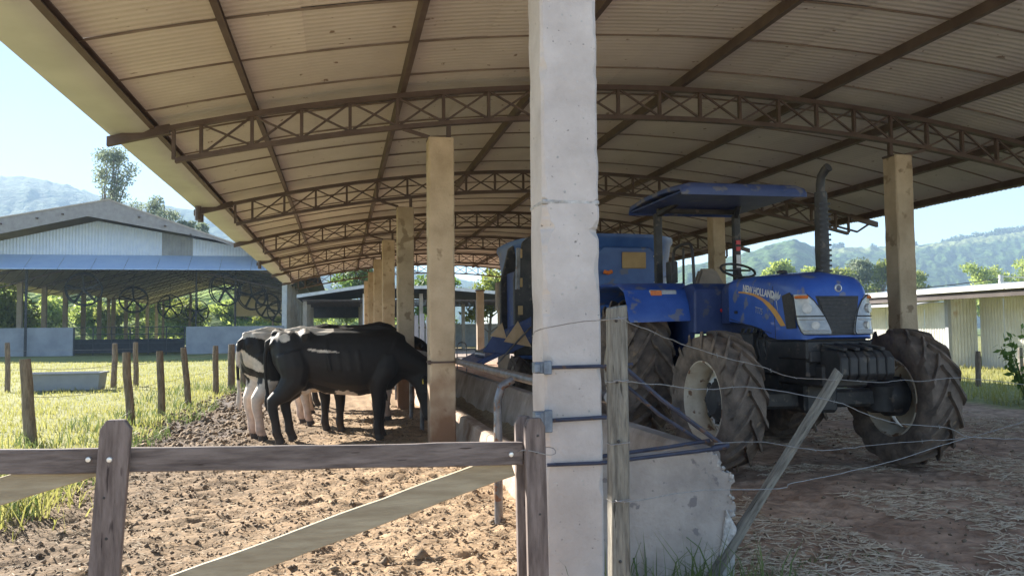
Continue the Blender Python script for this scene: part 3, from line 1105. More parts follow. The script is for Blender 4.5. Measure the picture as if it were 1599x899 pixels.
# leaning stake: foot in the grass, head out over the yard
foot, head = Vector((.66, .64, -.06)), Vector((1.545, .74, 1.06))
L = (head - foot).length
rings = []
for i in range(15):
    z = L * i / 14
    e = .004 * (vnoise(i * .7, 2, 33) - .5)
    rings.append([(sx * (.026 + e) + .006 * math.sin(i * .4), sy * (.022 + e), z + (.012 * sx if i == 14 else 0)) for sx, sy in ((-1, -1), (1, -1), (1, 1), (-1, 1))])
stake = MB().loft(rings).build('leaning_stake', 'wood_grey', bw, bevel=.005)
stake.location = foot
stake.rotation_euler = (head - foot).to_track_quat('Z', 'Y').to_euler()
WIRES = [
    [(-.26, .48, 1.275), (-.217, .404, 1.314), (-.024, -.04, 1.349), (.06, -.036, 1.328), (.36, .24, 1.25), (.682, .449, 1.168), (1.042, .665, 1.099), (1.20, .76, 1.05), (1.376, .85, 1.02), (1.5, .70, 1.015), (1.664, .986, 1.0), (2.093, 1.176, .96), (2.33, 1.27, .965), (2.557, 1.366, .947), (2.984, 1.529, .95), (3.742, 1.797, .872)],
    [(-.028, -.04, 1.086), (.055, -.036, 1.079), (.30, .2, 1.045), (.581, .387, 1.006), (.985, .634, .99), (1.485, .70, .898), (1.96, 1.121, .78), (2.278, 1.257, .697), (2.824, 1.474, .623), (3.076, 1.569, .542), (3.722, 1.797, .477)],
    [(.647, .433, .737), (1.03, .665, .699), (1.307, .68, .651), (1.65, .986, .59), (2.015, 1.149, .581), (2.541, 1.366, .561), (3.076, 1.569, .542), (3.728, 1.797, .603)],
    [(-.03, -.04, .585), (.046, -.036, .578), (.569, .387, .52), (1.1, .62, .46), (1.3, .819, .447), (1.825, 1.067, .448), (2.269, 1.257, .465), (2.749, 1.447, .514), (3.076, 1.569, .542)],
]


def smooth_path(pts, k=5):
    pts = [Vector(p) for p in pts]
    out = []
    for i in range(len(pts) - 1):
        p0, p1, p2, p3 = pts[max(i - 1, 0)], pts[i], pts[i + 1], pts[min(i + 2, len(pts) - 1)]
        for j in range(k):
            t = j / k
            out.append(.5 * ((2 * p1) + (p2 - p0) * t + (2 * p0 - 5 * p1 + 4 * p2 - p3) * t * t + (3 * p1 - p0 - 3 * p2 + p3) * t ** 3))
    return out + [pts[-1]]


for w in WIRES:
    pth = smooth_path(w)
    pth = [p + Vector((0, 0, random.uniform(-.003, .003))) for p in pth]
    m = MB().tube(pth, .0023, 5)
    # barbs every hand's breadth or so
    for i in range(4, len(pth) - 1, 7):
        d = Vector((random.uniform(-1, 1), random.uniform(-1, 1), random.uniform(.4, 1))).normalized() * .014
        m.tube([pth[i] - d, pth[i] + d], .0014, 4)
    m.build('barbed_wire', 'wire', bw)
for z in (1.35, 1.083, .82, .582):
    MB().tube([(.041 * a, .037 * b, z + .004 * a) for a, b in ((-1, -1), (1, -1), (1, 1), (-1, 1), (-1, -1))], .0022, 5).build('staple_wire', 'wire', bw)
for x, z in ((-.01, 1.34), (-.012, 1.08), (-.008, .83), (-.01, .33)):
    MB().lathe([(-.003, .004), (0, .007), (.004, .007)], 8, 'y', (x, -.038, z)).build('knot_hole', 'black_part', bw)

# ------------------------------------------------------------------ tractor (front towards -y)
TX, TYY = 4.33, 7.1
trac = thing('tractor', 'blue farm tractor with canopy and muddy tyres parked in the shed aisle', 'tractor', (TX, TYY, 0))


def tyre_mb(Rr, Wd, rim, nl, lug):
    """agricultural tyre, axis x, centred on the origin, with chevron lugs"""
    m = MB()
    hw = Wd / 2
    base = Rr - lug
    prof = [(-hw * .72, rim), (-hw * .9, rim + (base - rim) * .18), (-hw * 1.0, rim + (base - rim) * .5), (-hw * .97, rim + (base - rim) * .78),
            (-hw * .84, base - .018), (-hw * .45, base - .002), (0, base), (hw * .45, base - .002), (hw * .84, base - .018), (hw * .97, rim + (base - rim) * .78),
            (hw * 1.0, rim + (base - rim) * .5), (hw * .9, rim + (base - rim) * .18), (hw * .72, rim)]
    n = 56
    rings = []
    for h, r in prof:
        rings.append([(h, r * math.cos(2 * math.pi * k / n), r * math.sin(2 * math.pi * k / n)) for k in range(n)])
    m.loft(rings + [rings[0]], caps=False)

    def surf(x):
        ax = abs(x) / hw
        return np.interp(ax, [0, .45, .84, .97, 1.02], [base, base - .002, base - .018, base - .05, base - .09])
    for side in (-1, 1):
        for i in range(nl):
            th0 = 2 * math.pi * (i + (.5 if side > 0 else 0)) / nl
            rings = []
            for s in np.linspace(-.06, 1.04, 7):
                x = side * s * hw
                th = th0 + s * .62 * (2 * math.pi / nl) * 1.75 * (1.16 / max(Rr * 1.2, 1))
                wth = (.046 + .012 * (s ** 2)) * (Rr / .66) / Rr / 2
                r0 = surf(x) - .03
                r1 = surf(x) + lug * (1.0 - .12 * max(0, s - .75) * 4 * .25) + (.012 if s > .8 else 0)
                rg = []
                for dt, r in ((-wth * 1.35, r0), (-wth * .8, r1), (wth * .8, r1), (wth * 1.35, r0)):
                    rg.append((x, r * math.cos(th + dt), r * math.sin(th + dt)))
                rings.append(rg)
            m.loft(rings)
    return m


def wheel(name, c, Rr, Wd, rim, nl, lug, out, parent, dish, flip=1):
    """out = -1 or +1: the side (x) that faces outward"""
    o = bpy.data.objects.new(name, None)
    o.empty_display_size = .1
    link(o, parent)
    o.location = c
    t = tyre_mb(Rr, Wd, rim, nl, lug).build('tyre', 'tyre_rubber', o, smooth=True)
    t.rotation_euler = (random.uniform(0, 1), 0, 0)
    hw = Wd / 2 * .74
    rm = MB()
    n = 44
    # barrel with flanges, open both ends; disc set inward
    prof = [(-hw, rim + .012), (-hw - .008, rim - .005), (-hw + .012, rim - .022), (-hw * .55, rim - .04), (-hw * .3, rim - .065), (hw * .3, rim - .065), (hw * .55, rim - .04), (hw - .012, rim - .022), (hw + .008, rim - .005), (hw, rim + .012)]
    rings = [[(h, r * math.cos(2 * math.pi * k / n), r * math.sin(2 * math.pi * k / n)) for k in range(n)] for h, r in prof]
    rm.loft(rings, caps=False)
    rm.build('rim', 'rim_cream', o, smooth=True)
    d = MB()
    xd = dish * out
    d.lathe([(xd, rim - .06), (xd + out * .012, rim - .062), (xd + out * .03, rim * .72), (xd + out * .045, rim * .6), (xd + out * .05, rim * .3), (xd + out * .03, rim * .3), (xd + out * .02, rim * .6), (xd, rim * .72), (xd - out * .01, rim - .06)], 36, 'x')
    dk = d.build('disc', 'rim_cream', o, smooth=True)
    MB().lathe([(xd + out * .03, rim * .25), (xd + out * .058, rim * .62), (xd + out * .064, rim * .60), (xd + out * .066, rim * .25)], 32, 'x').build('hub_plate', 'rim_white', o, smooth=True)
    hb = MB()
    hb.lathe([(xd + out * .03, rim * .34), (xd + out * .075, rim * .40), (xd + out * .095, rim * .38), (xd + out * .11, rim * .22), (xd + out * .112, 0.001)], 20, 'x')
    for k in range(8):
        a = 2 * math.pi * k / 8
        hb.box((xd + out * .066, rim * .50 * math.cos(a), rim * .50 * math.sin(a)), (.035, .05, .05), Matrix.Rotation(a, 3, 'X'))
    hb.build('hub', 'black_part', o)
    return o


FW = .655
wheel('front_wheel', (-.93, 0.05, FW - .02), FW, .37, .37, 16, .042, -1, trac, -.08).rotation_euler = (0, 0, R(3))
wheel('front_wheel', (.98, 0.0, FW - .02), FW, .37, .37, 16, .042, 1, trac, .11).rotation_euler = (0, 0, R(2))
RW = .84
wheel('rear_wheel', (-.98, 2.2, RW - .02), RW, .50, .43, 18, .05, -1, trac, .03)
wheel('rear_wheel', (.98, 2.2, RW - .02), RW, .50, .43, 18, .05, 1, trac, .03)


# hood: lofted shell with an opening-shaped lower edge
def hood_ring(y, w, top, bot, rad, shear=0.0, crown=.03, n=7):
    rg = []

    def P(x, z):
        rg.append((x, y + shear * (z - 1.2), z))
    P(-w, bot)
    P(-w, bot + (top - rad - bot) * .5)
    for k in range(n + 1):
        a = math.pi - (math.pi / 2) * k / n
        P(-w + rad + rad * math.cos(a), top - rad + rad * math.sin(a) - crown * 0)
    P(0, top + crown)
    for k in range(n + 1):
        a = math.pi / 2 - (math.pi / 2) * k / n
        P(w - rad + rad * math.cos(a), top - rad + rad * math.sin(a))
    P(w, bot + (top - rad - bot) * .5)
    P(w, bot)
    return rg


HW = .345
stations = [(.92, HW, 1.82, 1.38, .10, 0), (.70, HW, 1.825, 1.36, .10, 0), (.45, HW, 1.82, 1.335, .10, 0), (.25, HW, 1.815, 1.30, .10, 0), (.10, HW, 1.81, 1.22, .10, 0), (-.05, HW, 1.80, 1.20, .105, 0),
            (-.25, HW, 1.785, 1.20, .11, .02), (-.38, HW - .004, 1.765, 1.20, .12, .06), (-.47, HW - .02, 1.735, 1.20, .13, .12), (-.525, HW - .05, 1.70, 1.205, .14, .16), (-.55, HW - .09, 1.655, 1.22, .15, .18)]
MB().loft([hood_ring(*s) for s in stations]).build('hood', 'tractor_blue', trac, smooth=True, bevel=0)
# dash cowl behind the hood
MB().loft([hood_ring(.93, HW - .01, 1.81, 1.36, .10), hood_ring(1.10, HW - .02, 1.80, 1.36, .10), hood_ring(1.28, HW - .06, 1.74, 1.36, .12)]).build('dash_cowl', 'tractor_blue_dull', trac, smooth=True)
hood_under = MB()
hood_under.bb(-.30, .30, -.46, .9, .86, 1.22)
hood_under.bb(-.20, .20, .2, 2.2, .55, 1.05)
hood_under.build('engine_block', 'black_part', trac, bevel=.02)
m = MB()
m.prism([(-.325, -.50, 1.02), (-.325, .0, 1.02), (-.325, .22, 1.19), (-.325, -.50, 1.19)], (.65, 0, 0))
m.build('lower_cowl', 'black_part', trac, bevel=.015)
m = MB()
for i in range(5):
    m.tube([(-.28, .25 + i * .13, 1.0), (-.31, .28 + i * .13, 1.15), (-.24, .30 + i * .13, 1.30)], .018, 6)
m.build('engine_hoses', 'black_part', trac, smooth=True)
m = MB()
m.bb(-.36, -.22, .42, .78, .98, 1.26)
m.build('filter_box', 'black_part', trac, bevel=.015)

# axle, pivots
m = MB()
m.bar((-.72, 0, .64), (.76, 0, .64), .16, .17)
m.bb(-.17, .17, -.2, .25, .52, .80)
m.build('front_axle', 'black_part', trac, bevel=.03)
for s in (-1, 1):
    MB().lathe([(-.05, .15), (.0, .19), (.14, .19), (.2, .12)] if s > 0 else [(.05, .15), (.0, .19), (-.14, .19), (-.2, .12)], 18, 'x', (s * .80, 0, .64)).build('final_drive', 'black_part', trac, smooth=True)
    MB().lathe([(-.15, .10), (-.13, .15), (.10, .16), (.14, .1)], 16, 'z', (s * .745, 0, .64)).build('knuckle', 'black_part', trac, smooth=True)
MB().tube([(-.62, .19, .60), (.62, .19, .60)], .022, 8).build('tie_rod', 'black_part', trac)
m = MB()
m.bb(-.22, .22, -.58, .2, .78, .98)
m.build('front_support', 'black_part', trac, bevel=.02)
# suitcase weights
for i in range(6):
    x = -.20 + i * .088
    m = MB()
    m.prism([(x, -.50, 1.12), (x, -.50, .90), (x, -.55, .85), (x, -.76, .85), (x, -.81, .90), (x, -.81, 1.04), (x, -.75, 1.10)], (.082, 0, 0))
    m.build('front_weight', 'black_part', trac, bevel=.01)
m = MB()
m.bb(-.30, .38, -.52, -.40, 1.0, 1.10)
m.build('weight_carrier', 'black_part', trac, bevel=.008)
for i in range(4):
    MB().bar((-.17 + i * .12, -.52, 1.155), (-.13 + i * .12, -.78, 1.115), .05, .03).build('weight_handle', 'black_part', trac, bevel=.006)

# grille, lamps, badge on the nose; they follow the raked front face
def nose_y(x, z):
    k = abs(x) / (HW - .09)
    return -.55 + .18 * (z - 1.2) 


def nose_panel(name, pts, material, off=.006, thick=.03, parent=trac, bevel=.004):
    a = [(x, nose_y(x, z) - off, z) for x, z in pts]
    return MB().prism(a, (0, thick, 0)).build(name, material, parent, bevel=bevel)


def nose_strip(name, left, right, material, off, parent=trac, ky=1.0):
    """patch between two edge polylines (x,z), wrapped round the hood corner"""
    vs, fs = [], []
    nu = 7
    for (a, b) in zip(left, right):
        for j in range(nu):
            t = j / (nu - 1)
            x, z = a[0] + (b[0] - a[0]) * t, a[1] + (b[1] - a[1]) * t
            vs.append((x, z))
    return vs, nu


grille = nose_panel('grille_surround', [(-.215, 1.585), (.215, 1.585), (.13, 1.235), (-.13, 1.235)], 'black_part', .004, .02)
nose_panel('grille', [(-.195, 1.568), (.195, 1.568), (.115, 1.25), (-.115, 1.25)], 'dark_mesh', .010, .02)
for i in range(9):
    z = 1.275 + i * .033
    MB().bb(-.112 - .078 * (z - 1.25) / .31, .112 + .078 * (z - 1.25) / .31, nose_y(0, z) - .015, nose_y(0, z) - .004, z - .003, z + .003).build('grille_slat', 'black_part', trac)
badge = MB().lathe([(-.008, .001), (-.008, .030), (-.004, .036), (.01, .036)], 20, 'y', (.02, nose_y(0, 1.655) - .004, 1.655)).build('badge', 'silver_decal', trac, smooth=True)
MB().lathe([(-.003, .001), (-.003, .024), (.0, .024)], 16, 'y', (.02, nose_y(0, 1.655) - .011, 1.655)).build('badge_face', 'tractor_blue_dull', badge)


# headlights: corner lamps whose glass wraps from nose to flank
def hood_surface(u, z):
    """u from -1 (flank) .. 0 (corner) .. 1 (nose): outer skin of the left corner"""
    pass


def corner_lamp(s):
    rows = [(1.60, -.352, -.300, -.36, -.50), (1.545, -.352, -.235, -.375, -.50), (1.47, -.352, -.185, -.39, -.51), (1.40, -.350, -.150, -.40, -.525), (1.33, -.345, -.125, -.42, -.535), (1.27, -.335, -.11, -.45, -.545), (1.245, -.32, -.12, -.47, -.55)]
    vs = []
    nu = 9
    for z, xf, xn, yf, yn in rows:
        for j in range(nu):
            t = j / (nu - 1)
            # quarter-round path from flank point (xf,yf) to nose point (xn,yn)
            cx = xf + (xn - xf) * (1 - math.cos(t * math.pi / 2)) ** .9
            cy = yf + (yn - yf) * math.sin(t * math.pi / 2)
            cy += .18 * (z - 1.2) * t * .55
            ph = t * math.pi / 2 * .8 + .15
            vs.append((cx * -s + s * .016 * math.cos(ph), cy - .012 - .016 * math.sin(ph), z))
    N = len(vs)
    vs = vs + [(x * .93, y + .035, z) for x, y, z in vs]
    fs = []
    nr = len(rows)
    for i in range(nr - 1):
        for j in range(nu - 1):
            q = i * nu + j
            fs.append((q, q + 1, q + 1 + nu, q + nu))
            fs.append((N + q, N + q + nu, N + q + 1 + nu, N + q + 1))
    loop = [j for j in range(nu)] + [i * nu + nu - 1 for i in range(1, nr)] + [(nr - 1) * nu + j for j in range(nu - 2, -1, -1)] + [i * nu for i in range(nr - 2, 0, -1)]
    for p, q in zip(loop, loop[1:] + loop[:1]):
        fs.append((p, q, N + q, N + p))
    o = MB().add(vs, fs).build('headlight', 'lamp_glass', trac, smooth=True)
    # reflector ring, divider and lower lens ribs, all following the curved glass
    zs = [r[0] for r in rows][::-1]

    def on_glass(z, t, off):
        xf, xn, yf, yn = (np.interp(z, zs, [r[k] for r in rows][::-1]) for k in (1, 2, 3, 4))
        cx = xf + (xn - xf) * (1 - math.cos(t * math.pi / 2)) ** .9
        cy = yf + (yn - yf) * math.sin(t * math.pi / 2) + .18 * (z - 1.2) * t * .55 - .012
        ph = t * math.pi / 2 * .8 + .15
        off += .016
        return Vector((-cx * s + s * off * math.cos(ph), cy - off * math.sin(ph), z))
    for z, t, r_ in ((1.475, .55, .042), (1.325, .62, .034)):
        rf = MB().lathe([(-.012, r_ * .72), (-.012, r_), (.012, r_ * 1.05), (.004, r_ * .72)], 20, 'y').build('reflector', 'lamp_chrome', o, smooth=True)
        rf.location = on_glass(z, t, .006)
        rf.rotation_euler = (0, 0, s * .62)
        bl_ = MB().lathe([(-.008, .001), (-.006, r_ * .5), (.004, r_ * .7)], 16, 'y').build('bulb', 'lamp_chrome', o, smooth=True)
        bl_.location = on_glass(z, t, .006)
        bl_.rotation_euler = (0, 0, s * .62)
    MB().tube([on_glass(1.405, t, .003) for t in np.linspace(.02, .98, 9)], .006, 6).build('divider', 'black_part', o)
    for zz in (1.375, 1.28, 1.262):
        MB().tube([on_glass(zz, t, .002) for t in np.linspace(.12, .92, 8)], .006, 6).build('lens_rib', 'lamp_chrome', o)
    edge = [on_glass(r[0], 0.0, .002) for r in rows] + [on_glass(rows[-1][0], t, .002) for t in np.linspace(.1, .9, 6)] + [on_glass(r[0], 1.0, .002) for r in rows[::-1]]
    MB().tube(edge, .005, 6).build('lamp_bezel', 'black_part', o)
    MB().tube([on_glass(1.575, t, .004) for t in np.linspace(.15, .85, 6)], .014, 8).build('turn_lens', 'amber', o, smooth=True)
    return o


corner_lamp(-1)
corner_lamp(1)

# flank grilles and decals
for s in (-1, 1):
    X = s * (HW + .004)
    MB().prism([(X, -.155, 1.60), (X, -.29, 1.625), (X, -.355, 1.57), (X, -.385, 1.30), (X, -.225, 1.295)], (s * .008, 0, 0)).build('side_grille', 'dark_mesh', trac, bevel=.004)
    top = [(.70, 1.682), (.55, 1.672), (.38, 1.648), (.22, 1.603), (.08, 1.545), (-.04, 1.475), (-.13, 1.40), (-.20, 1.325)]
    bot = [(.70, 1.668), (.55, 1.652), (.38, 1.622), (.22, 1.567), (.10, 1.498), (.0, 1.425), (-.07, 1.36), (-.115, 1.32)]
    m = MB()
    k = len(top)
    m.add([(s * (HW + .003), y, z) for y, z in top] + [(s * (HW + .003), y, z) for y, z in bot], [(i, i + 1, k + i + 1, k + i) for i in range(k - 1)])
    m.build('swoosh_stripe', 'orange_decal', trac)
    # leaf emblem: five blades fanning from a stalk
    m = MB()
    for a in (-50, -25, 0, 25, 50):
        d = Vector((0, math.sin(R(a)), math.cos(R(a))))
        q = Vector((0, -d.z, d.y))
        p0 = Vector((s * (HW + .003), -.045, 1.545))
        m.add([p0 + d * .02, p0 + d * .07 + q * .018, p0 + d * .115, p0 + d * .07 - q * .018], [(0, 1, 2, 3)])
    m.add([(s * (HW + .003), -.055, 1.56), (s * (HW + .003), -.035, 1.56), (s * (HW + .003), -.07, 1.46), (s * (HW + .003), -.075, 1.46)], [(0, 1, 2, 3)])
    m.build('leaf_emblem', 'silver_decal', trac)


def lettering(txt, size, mtx, material, parent, name='lettering', xs=1.0, bold=0.0):
    cu = bpy.data.curves.new(name, 'FONT')
    cu.body = txt
    cu.size = size
    cu.offset = bold
    cu.extrude = 0.0008
    cu.resolution_u = 3
    t = bpy.data.objects.new(name, cu)
    COL.objects.link(t)
    dg = bpy.context.evaluated_depsgraph_get()
    me = bpy.data.meshes.new_from_object(t.evaluated_get(dg))
    bpy.data.objects.remove(t)
    for v in me.vertices:
        v.co.x *= xs
    me.transform(mtx)
    me.materials.clear()
    me.materials.append(MATS[material])
    o = bpy.data.objects.new(name, me)
    return link(o, parent)


def flank_matrix(s, y0, z0, ang):
    """text reading from rear to front on the left flank (s=-1), front to rear on the right"""
    xdir = Vector((0, s * 1.0, 0))
    xdir = Vector((0, xdir.y * math.cos(ang), math.sin(ang)))
    nrm = Vector((s, 0, 0))
    ydir = nrm.cross(xdir)
    M = Matrix((xdir, ydir, nrm)).transposed().to_4x4()
    M.translation = (s * (HW + .0035), y0, z0)
    return M


lettering('NEW HOLLAND', .098, flank_matrix(-1, .605, 1.678, R(-9)), 'white_decal', trac, xs=.86, bold=.0022)
lettering('NEW HOLLAND', .098, flank_matrix(1, .04, 1.6, R(9)), 'white_decal', trac, xs=.86, bold=.0022)
lettering('TT75', .085, flank_matrix(-1, .365, 1.46, R(-10)), 'silver_decal', trac, xs=.8)

for s in (-1, 1):
    MB().bar((s * (HW + .0012), -.015, 1.205), (s * (HW + .0012), .015, 1.70), .003, .006, (0, 1, 0)).build('panel_seam', 'black_part', trac)
    MB().bar((s * (HW + .0012), .90, 1.405), (s * (HW + .0012), .06, 1.255), .003, .006, (0, 1, 0)).build('panel_seam', 'black_part', trac)
    MB().box((s * (HW + .004), .76, 1.47), (.014, .06, .03)).build('hood_latch', 'black_part', trac, bevel=.004)
# exhaust
m = MB()
m.tube([(.25, .12, 1.78), (.25, .12, 2.05), (.25, .12, 2.62)], [.062, .068, .06], 14)
m.build('exhaust_shield', 'black_part', trac, smooth=True)
MB().tube([(.25, .12, 2.60), (.25, .12, 2.70), (.25, .10, 2.77), (.27, .06, 2.83), (.28, .02, 2.85)], [.042, .042, .042, .043, .045], 12).build('exhaust_pipe', 'black_part', trac, smooth=True)
m = MB()
for i in range(14):
    m.bb(.19, .31, .055, .06, 1.84 + i * .05, 1.86 + i * .05)
m.build('shield_louvre', 'black_part', trac)
MB().lathe([(0, .05), (.02, .05), (.03, .03)], 14, 'z', (-.05, .35, 1.845)).build('filler_cap', 'black_part', trac)
MB().lathe([(0, .035), (.02, .035), (.028, .02)], 14, 'z', (.1, -.05, 1.83)).build('filler_cap', 'black_part', trac)

# canopy
CX0, CX1, CY0, CY1, CZ = -.74, .76, 1.18, 2.85, 2.86
m = MB()
rings = []
for y, dz in ((CY0, -.06), (CY0 + .05, 0), (CY0 + .5, .035), (CY1 - .5, .035), (CY1 - .05, 0), (CY1, -.06)):
    z = CZ + dz
    rings.append([(CX0, y, z - .05), (CX1, y, z - .05), (CX1, y, z), (CX1 - .12, y, z + .035), (CX0 + .12, y, z + .035), (CX0, y, z)])
m.loft(rings)
m.build('canopy', 'canopy_blue', trac, bevel=.008, smooth=True)
m = MB()
m.bb(CX0 + .02, CX1 - .02, CY0 + .03, CY1 - .03, CZ - .075, CZ - .052)
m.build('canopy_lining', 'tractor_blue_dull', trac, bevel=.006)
for s in (-1, 1):
    m = MB()
    m.bar((s * .52, 2.42, 1.1), (s * .52, 2.42, 2.72), .07, .09, (1, 0, 0))
    m.bar((s * .52, 2.42, 2.70), (s * .40, 2.10, 2.81), .06, .06, (1, 0, 0))
    m.build('roll_bar', 'black_part', trac, bevel=.008)
MB().bar((-.52, 2.42, 2.76), (.52, 2.42, 2.76), .08, .06).build('roll_bar_head', 'black_part', trac, bevel=.008)
o = MB()
for i, z in enumerate((2.35, 2.27)):
    o.bb(.49, .545, 2.36, 2.372, z, z + .05)
o.build('warning_sticker', 'red_plastic', trac)
MB().bb(.49, .545, 2.36, 2.372, 2.06, 2.22).build('safety_sticker', 'white_decal', trac)

# fenders with lamps
for s in (-1, 1):
    rings = []
    for (y, z) in ((1.28, 1.42), (1.33, 1.58), (1.42, 1.73), (1.62, 1.81), (2.2, 1.845), (2.75, 1.81), (3.0, 1.66)):
        rings.append([(s * .55, y, z - .03), (s * 1.30, y, z - .045), (s * 1.33, y, z - .02), (s * 1.30, y, z), (s * .55, y, z + .01)])
    MB().loft(rings).build('fender', 'tractor_blue', trac, bevel=.004, smooth=True)
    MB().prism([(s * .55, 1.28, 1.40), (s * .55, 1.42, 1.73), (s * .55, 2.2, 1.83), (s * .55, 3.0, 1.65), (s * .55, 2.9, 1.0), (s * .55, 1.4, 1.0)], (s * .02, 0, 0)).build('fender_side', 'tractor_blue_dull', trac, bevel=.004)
    la = MB().prism([(s * .72, 1.385, 1.66), (s * 1.04, 1.385, 1.66), (s * 1.04, 1.40, 1.735), (s * .72, 1.40, 1.735)], (0, .08, 0)).build('fender_lamp', 'lamp_glass', trac, bevel=.012)
    MB().prism([(s * .90, 1.379, 1.668), (s * 1.03, 1.379, 1.668), (s * 1.03, 1.392, 1.728), (s * .90, 1.392, 1.728)], (0, .03, 0)).build('amber_lens', 'amber', la, bevel=.006)

# platform, console, seat, steering, handrail
m = MB()
m.bb(-.62, .62, 1.05, 2.0, .82, .88)
m.build('platform', 'black_part', trac, bevel=.01)
m = MB()
m.prism([(-.62, 1.18, 1.25), (-.62, 1.35, 1.25), (-.62, 1.50, 1.78), (-.62, 1.28, 1.80), (-.62, 1.16, 1.72)], (.70, 0, 0))
m.build('console', 'tractor_blue_dull', trac, bevel=.02)
m = MB()
m.bb(-.30, .30, 1.85, 2.3, 1.25, 1.38)
m.build('seat', 'black_part', trac, bevel=.04, segs=2)
MB().loft([[(x * w + .12, 2.25 + .18 * t + dy, 1.33 + .72 * t) for x, dy in ((-1, -.05), (1, -.05), (1, .06), (-1, .06))] for t, w in ((0, .27), (.35, .26), (.7, .2), (1, .10))]).build('seat_cover', 'seat_cover', trac, bevel=.03, segs=2)
pts = [(.19 * math.cos(a), 1.38 + .19 * math.sin(a) * .86, 1.95 + .19 * math.sin(a) * .45) for a in np.linspace(0, 2 * math.pi, 25)]
sw = MB().tube(pts, .014, 8).build('steering_wheel', 'black_part', trac, smooth=True)
MB().tube([(0, 1.22, 1.70), (0, 1.38, 1.94)], .03, 10).build('steering_column', 'black_part', trac, smooth=True)
MB().tube([(-.15, 1.38, 1.95), (.15, 1.38, 1.95)], .012, 6).build('spoke', 'black_part', sw)
MB().tube(smooth_path([(-.50, 2.05, 1.82), (-.50, 2.0, 2.18), (-.49, 1.9, 2.26), (-.49, 1.62, 2.27), (-.49, 1.50, 2.20), (-.49, 1.46, 1.9), (-.49, 1.44, 1.25)], 4), .018, 8).build('handrail', 'black_part', trac, smooth=True)
MB().tube([(-.40, 1.95, 1.8), (-.44, 1.85, 2.24)], .014, 6).build('lever', 'black_part', trac)
MB().bb(-.46, -.36, 2.2, 2.34, 1.86, 2.12).build('tool_box', 'black_part', trac, bevel=.01)
MB().lathe([(-.01, .02), (.02, .026), (.05, .02)], 10, 'y', (-.30, 1.15, 1.50)).build('red_knob', 'red_plastic', trac, smooth=True)
MB().lathe([(0, .02), (.03, .028), (.07, .022), (.08, .01)], 10, 'z', (-.12, 1.22, 1.72)).build('amber_knob', 'amber', trac, smooth=True)
m = MB()
for z in (.45, .68):
    m.bb(-.80, -.55, 1.10, 1.35, z, z + .03)
m.bar((-.80, 1.12, .45), (-.66, 1.12, .9), .03, .03)
m.bar((-.55, 1.12, .45), (-.55, 1.12, .9), .03, .03)
m.build('step', 'black_part', trac)
MB().lathe([(-.6, .14), (-.5, .2), (.5, .2), (.6, .14)], 14, 'x', (0, 2.2, .82)).build('rear_axle', 'black_part', trac, smooth=True)
MB().bb(-.3, .3, 1.9, 2.7, .6, 1.15).build('gearbox', 'black_part', trac, bevel=.05)
MB().bar((0, 2.6, .5), (0, 4.2, .52), .09, .09).build('drawbar', 'black_part', trac)

# ------------------------------------------------------------------ feed mixer wagon behind the tractor
mix = thing('feed_mixer_wagon', 'blue tub feed mixer wagon hitched behind the tractor', 'feed wagon', (3.95, 11.55, 0))


def tub_ring(z, ax, ay, n=40, e=2.7, cy=1.8):
    rg = []
    for k in range(n):
        a = 2 * math.pi * k / n
        c, s = math.cos(a), math.sin(a)
        rg.append((ax * math.copysign(abs(c) ** (2 / e), c), cy + ay * math.copysign(abs(s) ** (2 / e), s), z))
    return rg


MB().loft([tub_ring(.85, 1.0, 1.45), tub_ring(.9, 1.05, 1.5), tub_ring(1.8, 1.2, 1.66), tub_ring(2.62, 1.31, 1.78), tub_ring(2.66, 1.34, 1.81), tub_ring(2.72, 1.34, 1.81), tub_ring(2.72, 1.28, 1.75), tub_ring(1.9, 1.12, 1.55)]).build('tub', 'mixer_blue', mix, smooth=True)
for z, ax, ay in ((1.45, 1.145, 1.605), (2.15, 1.255, 1.715)):
    MB().loft([tub_ring(z - .03, ax, ay), tub_ring(z - .03, ax + .03, ay + .03), tub_ring(z + .03, ax + .035, ay + .035), tub_ring(z + .03, ax + .005, ay + .005)]).build('rib', 'mixer_blue', mix, smooth=True)
m = MB()
m.prism([(-.35, -.05, 1.55), (.62, -.05, 1.55), (.62, -.08, 2.40), (.50, -.09, 2.52), (-.20, -.09, 2.52), (-.35, -.08, 2.40)], (0, .2, 0))
hatch = m.build('front_panel', 'mixer_blue', mix, bevel=.02)
MB().prism([(.07, -.105, 2.20), (.44, -.105, 2.20), (.44, -.115, 2.44), (.07, -.115, 2.44)], (0, .03, 0)).build('inspection_plate', 'tan_panel', hatch, bevel=.012)
m = MB()
for x, z in ((-.30, 1.6), (.57, 1.6), (.57, 2.38), (-.3, 2.38), (.12, 1.6), (.57, 2.0)):
    m.lathe([(-.02, .001), (-.02, .012), (0, .012)], 6, 'y', (x, -.085, z))
m.build('panel_bolts', 'bolt', hatch)
MB().tube([(-.10, -.12, 2.15), (-.16, -.14, 2.13), (-.22, -.12, 2.15)], .03, 8).build('marker_lamp', 'amber', mix, smooth=True)
m = MB()
m.bb(-.9, .9, .2, 3.4, .66, .8)
m.bb(-.12, .12, -1.0, .4, .5, .66)
m.build('chassis', 'black_part', mix, bevel=.02)
for s in (-1, 1):
    w = wheel('wheel', (s * 1.0, 2.1, .45), .46, .3, .26, 14, .015, s, mix, .02)
